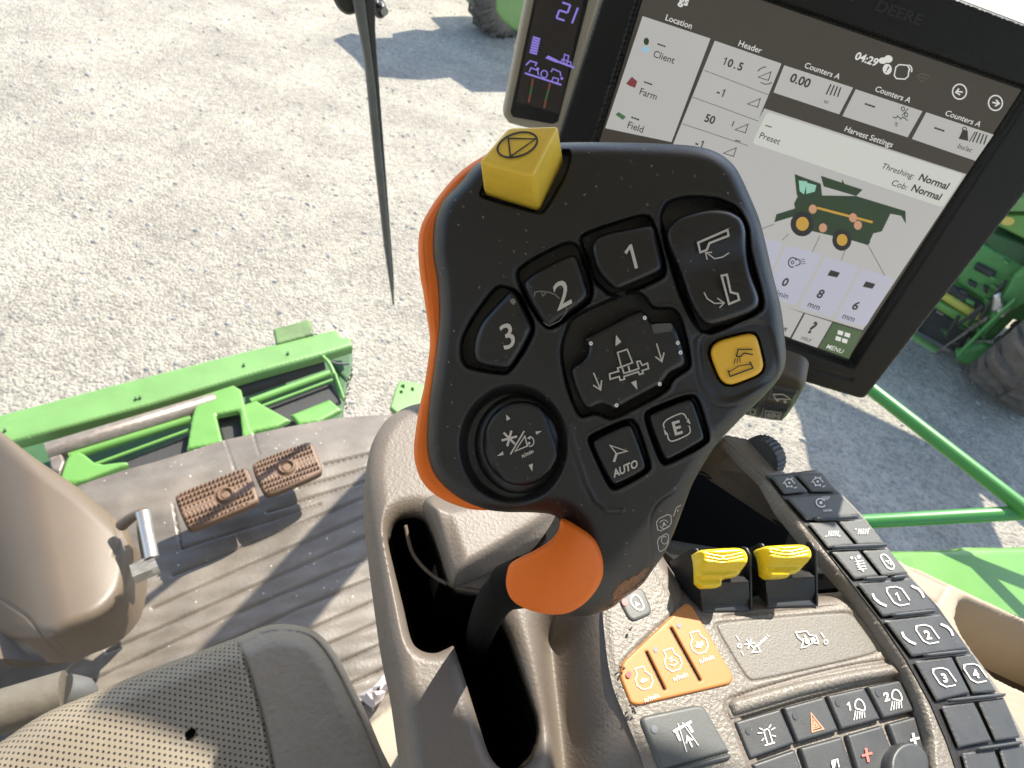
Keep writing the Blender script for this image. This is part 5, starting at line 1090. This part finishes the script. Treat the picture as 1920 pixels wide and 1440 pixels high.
nbp('underbody', [(1744, 572), (1822, 622), (1800, 660), (1750, 664), (1700, 635), (1690, 605)], mdk, .3, .5)
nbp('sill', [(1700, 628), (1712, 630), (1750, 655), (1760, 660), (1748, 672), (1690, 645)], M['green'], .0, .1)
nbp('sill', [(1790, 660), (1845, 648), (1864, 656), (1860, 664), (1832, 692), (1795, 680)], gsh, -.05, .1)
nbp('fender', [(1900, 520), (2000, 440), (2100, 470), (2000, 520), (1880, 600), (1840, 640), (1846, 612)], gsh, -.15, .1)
nbp('ladder', [(1752, 666), (1756, 662), (1850, 596), (1856, 600)], M['steel'], -.2, .06)
nbp('mirror', [(1862, 556), (1876, 550), (1882, 575), (1868, 590), (1858, 585)], M['alu'], -.25, .03)
nbp('lamp', [(1868, 586), (1886, 576), (1896, 582), (1884, 596), (1868, 600)], M['alu'], -.3, .05)
i = Ink(NB(-.03), .05).disc(1890, 412, 13, 8).build('emblem', mat('emblem_yellow', (.55, .42, .08), .5), nb)
rs2 = np.random.RandomState(11)
for k in range(26):
    u, v_ = rs2.uniform(0, 1), rs2.uniform(0, 1); x = 1765+u*150-v_*20; y = 660-u*130*(.6)-v_*95; w_ = rs2.uniform(3, 11); hh = rs2.uniform(3, 8)
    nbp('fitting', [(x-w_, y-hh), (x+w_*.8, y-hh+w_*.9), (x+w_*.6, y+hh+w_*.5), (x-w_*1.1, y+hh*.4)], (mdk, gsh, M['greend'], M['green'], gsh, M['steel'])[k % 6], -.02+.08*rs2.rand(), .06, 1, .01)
for k in range(7):
    x = 1775+k*21; y = 625-k*13+rs2.uniform(-14, 14); a = NB(-.12)(np.array([x, x+30.+rs2.uniform(-10, 20)]), np.array([y, y-26-rs2.uniform(0, 30)]))[0]
    tube('hose', [a[0], (a[0]+a[1])/2+np.array([0, 0, -.05]), a[1]], .018, mdk, nb, 8)
tube('grab_rail', list(NB(-.3)(np.array([1795., 1850., 1905.]), np.array([668., 612., 560.]))[0]), .02, gsh, nb, 8)
def tyre(c, axis, rad, wid, m, par, lugs=22, hub=True):
    axis = np.array(axis, float); axis /= np.linalg.norm(axis); up = np.array([0, 0, 1.]); fw = np.cross(axis, up); V = []; f = []
    prof = [(-.5, .55), (-.52, .72), (-.48, .9), (-.36, .965), (-.12, .985), (.12, .985), (.36, .965), (.48, .9), (.52, .72), (.5, .55)]; n_ = 48
    for k in range(n_):
        a = 2*math.pi*k/n_
        for (u, r_) in prof: V.append(c+axis*u*wid+rad*r_*(math.cos(a)*fw+math.sin(a)*up))
    for k in range(n_):
        for j in range(len(prof)-1):
            p0, p1 = k*len(prof)+j, ((k+1) % n_)*len(prof)+j; f.append([p0, p0+1, p1+1, p1])
    tt = mesh('tyre', V, f, m, par, 50)
    for k in range(lugs*2):
        s_ = 1 if k % 2 else -1; a0 = 2*math.pi*k/(lugs*2); LV = []
        for (u, da) in ((.02, 0), (.22, .09), (.42, .16), (.53, .19)):
            for w_ in (-.028, .028):
                rr = (1.045 if u < .5 else .93)
                for hh in (rr, rr-.08):
                    a = a0+da+w_; LV.append(c+axis*u*s_*wid+rad*hh*(math.cos(a)*fw+math.sin(a)*up))
        LF = []
        for j in range(3):
            b0 = j*4; b1 = b0+4; LF += [[b0, b0+2, b1+2, b1], [b0+1, b0, b1, b1+1], [b0+2, b0+3, b1+3, b1+2]]
        LF += [[0, 1, 3, 2], [12, 14, 15, 13]]
        mesh('lug', LV, LF, m, tt, 0)
    if hub:
        V = [c+axis*wid*.3*s_+rad*.55*(math.cos(2*math.pi*k/24)*fw+math.sin(2*math.pi*k/24)*up) for s_ in (-1, 1) for k in range(24)]
        mesh('rim', V, [list(range(24))[::-1], list(range(24, 48))]+[[k, (k+1) % 24, 24+(k+1) % 24, 24+k] for k in range(24)], gy, tt, 40)
    return tt
wc_ = pt(2035, 600, -2.4)
tyre(np.array([wc_[0], wc_[1], 1.0]), (.80, -.60, 0), 1.0, .75, M['tyre'], nb)
g_ = [pt(x, y, -3.4) for x, y in ((1475, 735), (1500, 790), (1512, 850), (1530, 930), (1560, 1010))]; g_ = [q+SUNV*3.9 for q in g_]  # shade edge on the gravel; unseen slab added up-sun to cast it
r_ = [q+np.array([1.6, -.35, 0]) for q in g_]; tp = g_+r_[::-1]; N_ = len(tp)
mesh('yard_shade_slab', tp+[q-np.array([0, 0, .35]) for q in tp], [list(range(N_)), list(range(2*N_-1, N_-1, -1))]+[[q, q+N_, (q+1) % N_+N_, (q+1) % N_] for q in range(N_)], M['green'], nb, 0)
nb2 = thing('tractor', 'green machine with a dark lugged tyre at the top edge, beyond the corner display', 'tractor', (.5, 11.5, 0))
tc_ = pt(935, 62, -3.4); tc_ = np.array([tc_[0], tc_[1], .75])
tyre(tc_, (.9, -.45, 0), .78, .5, M['tyre'], nb2, 18)
relief('bodywork', chaikin([(925, 18), (940, -60), (1100, -120), (1300, -60), (1300, 60), (1000, 70), (960, 58), (940, 40)], 1), plane(tc_+np.array([0.55, .5, 0]), (.9, -.45, 0)), M['green'], nb2, lambda d, x, y: dome(d, 6, .05), 3, .8)
sh_ = [(632, 72), (660, 62), (700, 72), (745, 70), (740, 62), (780, 55), (840, 60), (830, 50), (812, 32), (870, 30), (905, 33), (960, 50), (975, 170), (890, 170), (850, 143), (800, 148), (757, 145), (700, 140), (670, 105)]  # gravel shadow outline, raised as an added unseen slab that throws it
top_ = [pt(x, y, -3.4)+SUNV*2.9 for x, y in sh_]
mesh('shadow_slab', top_+[p_+np.array([0, 0, .12]) for p_ in top_], [list(range(len(top_))), list(range(2*len(top_)-1, len(top_)-1, -1))]+[[q, q+len(top_), (q+1) % len(top_)+len(top_), (q+1) % len(top_)] for q in range(len(top_))], M['green'], nb2, 0)
for o in bpy.data.objects:
    if '_w' in o: del o['_w']
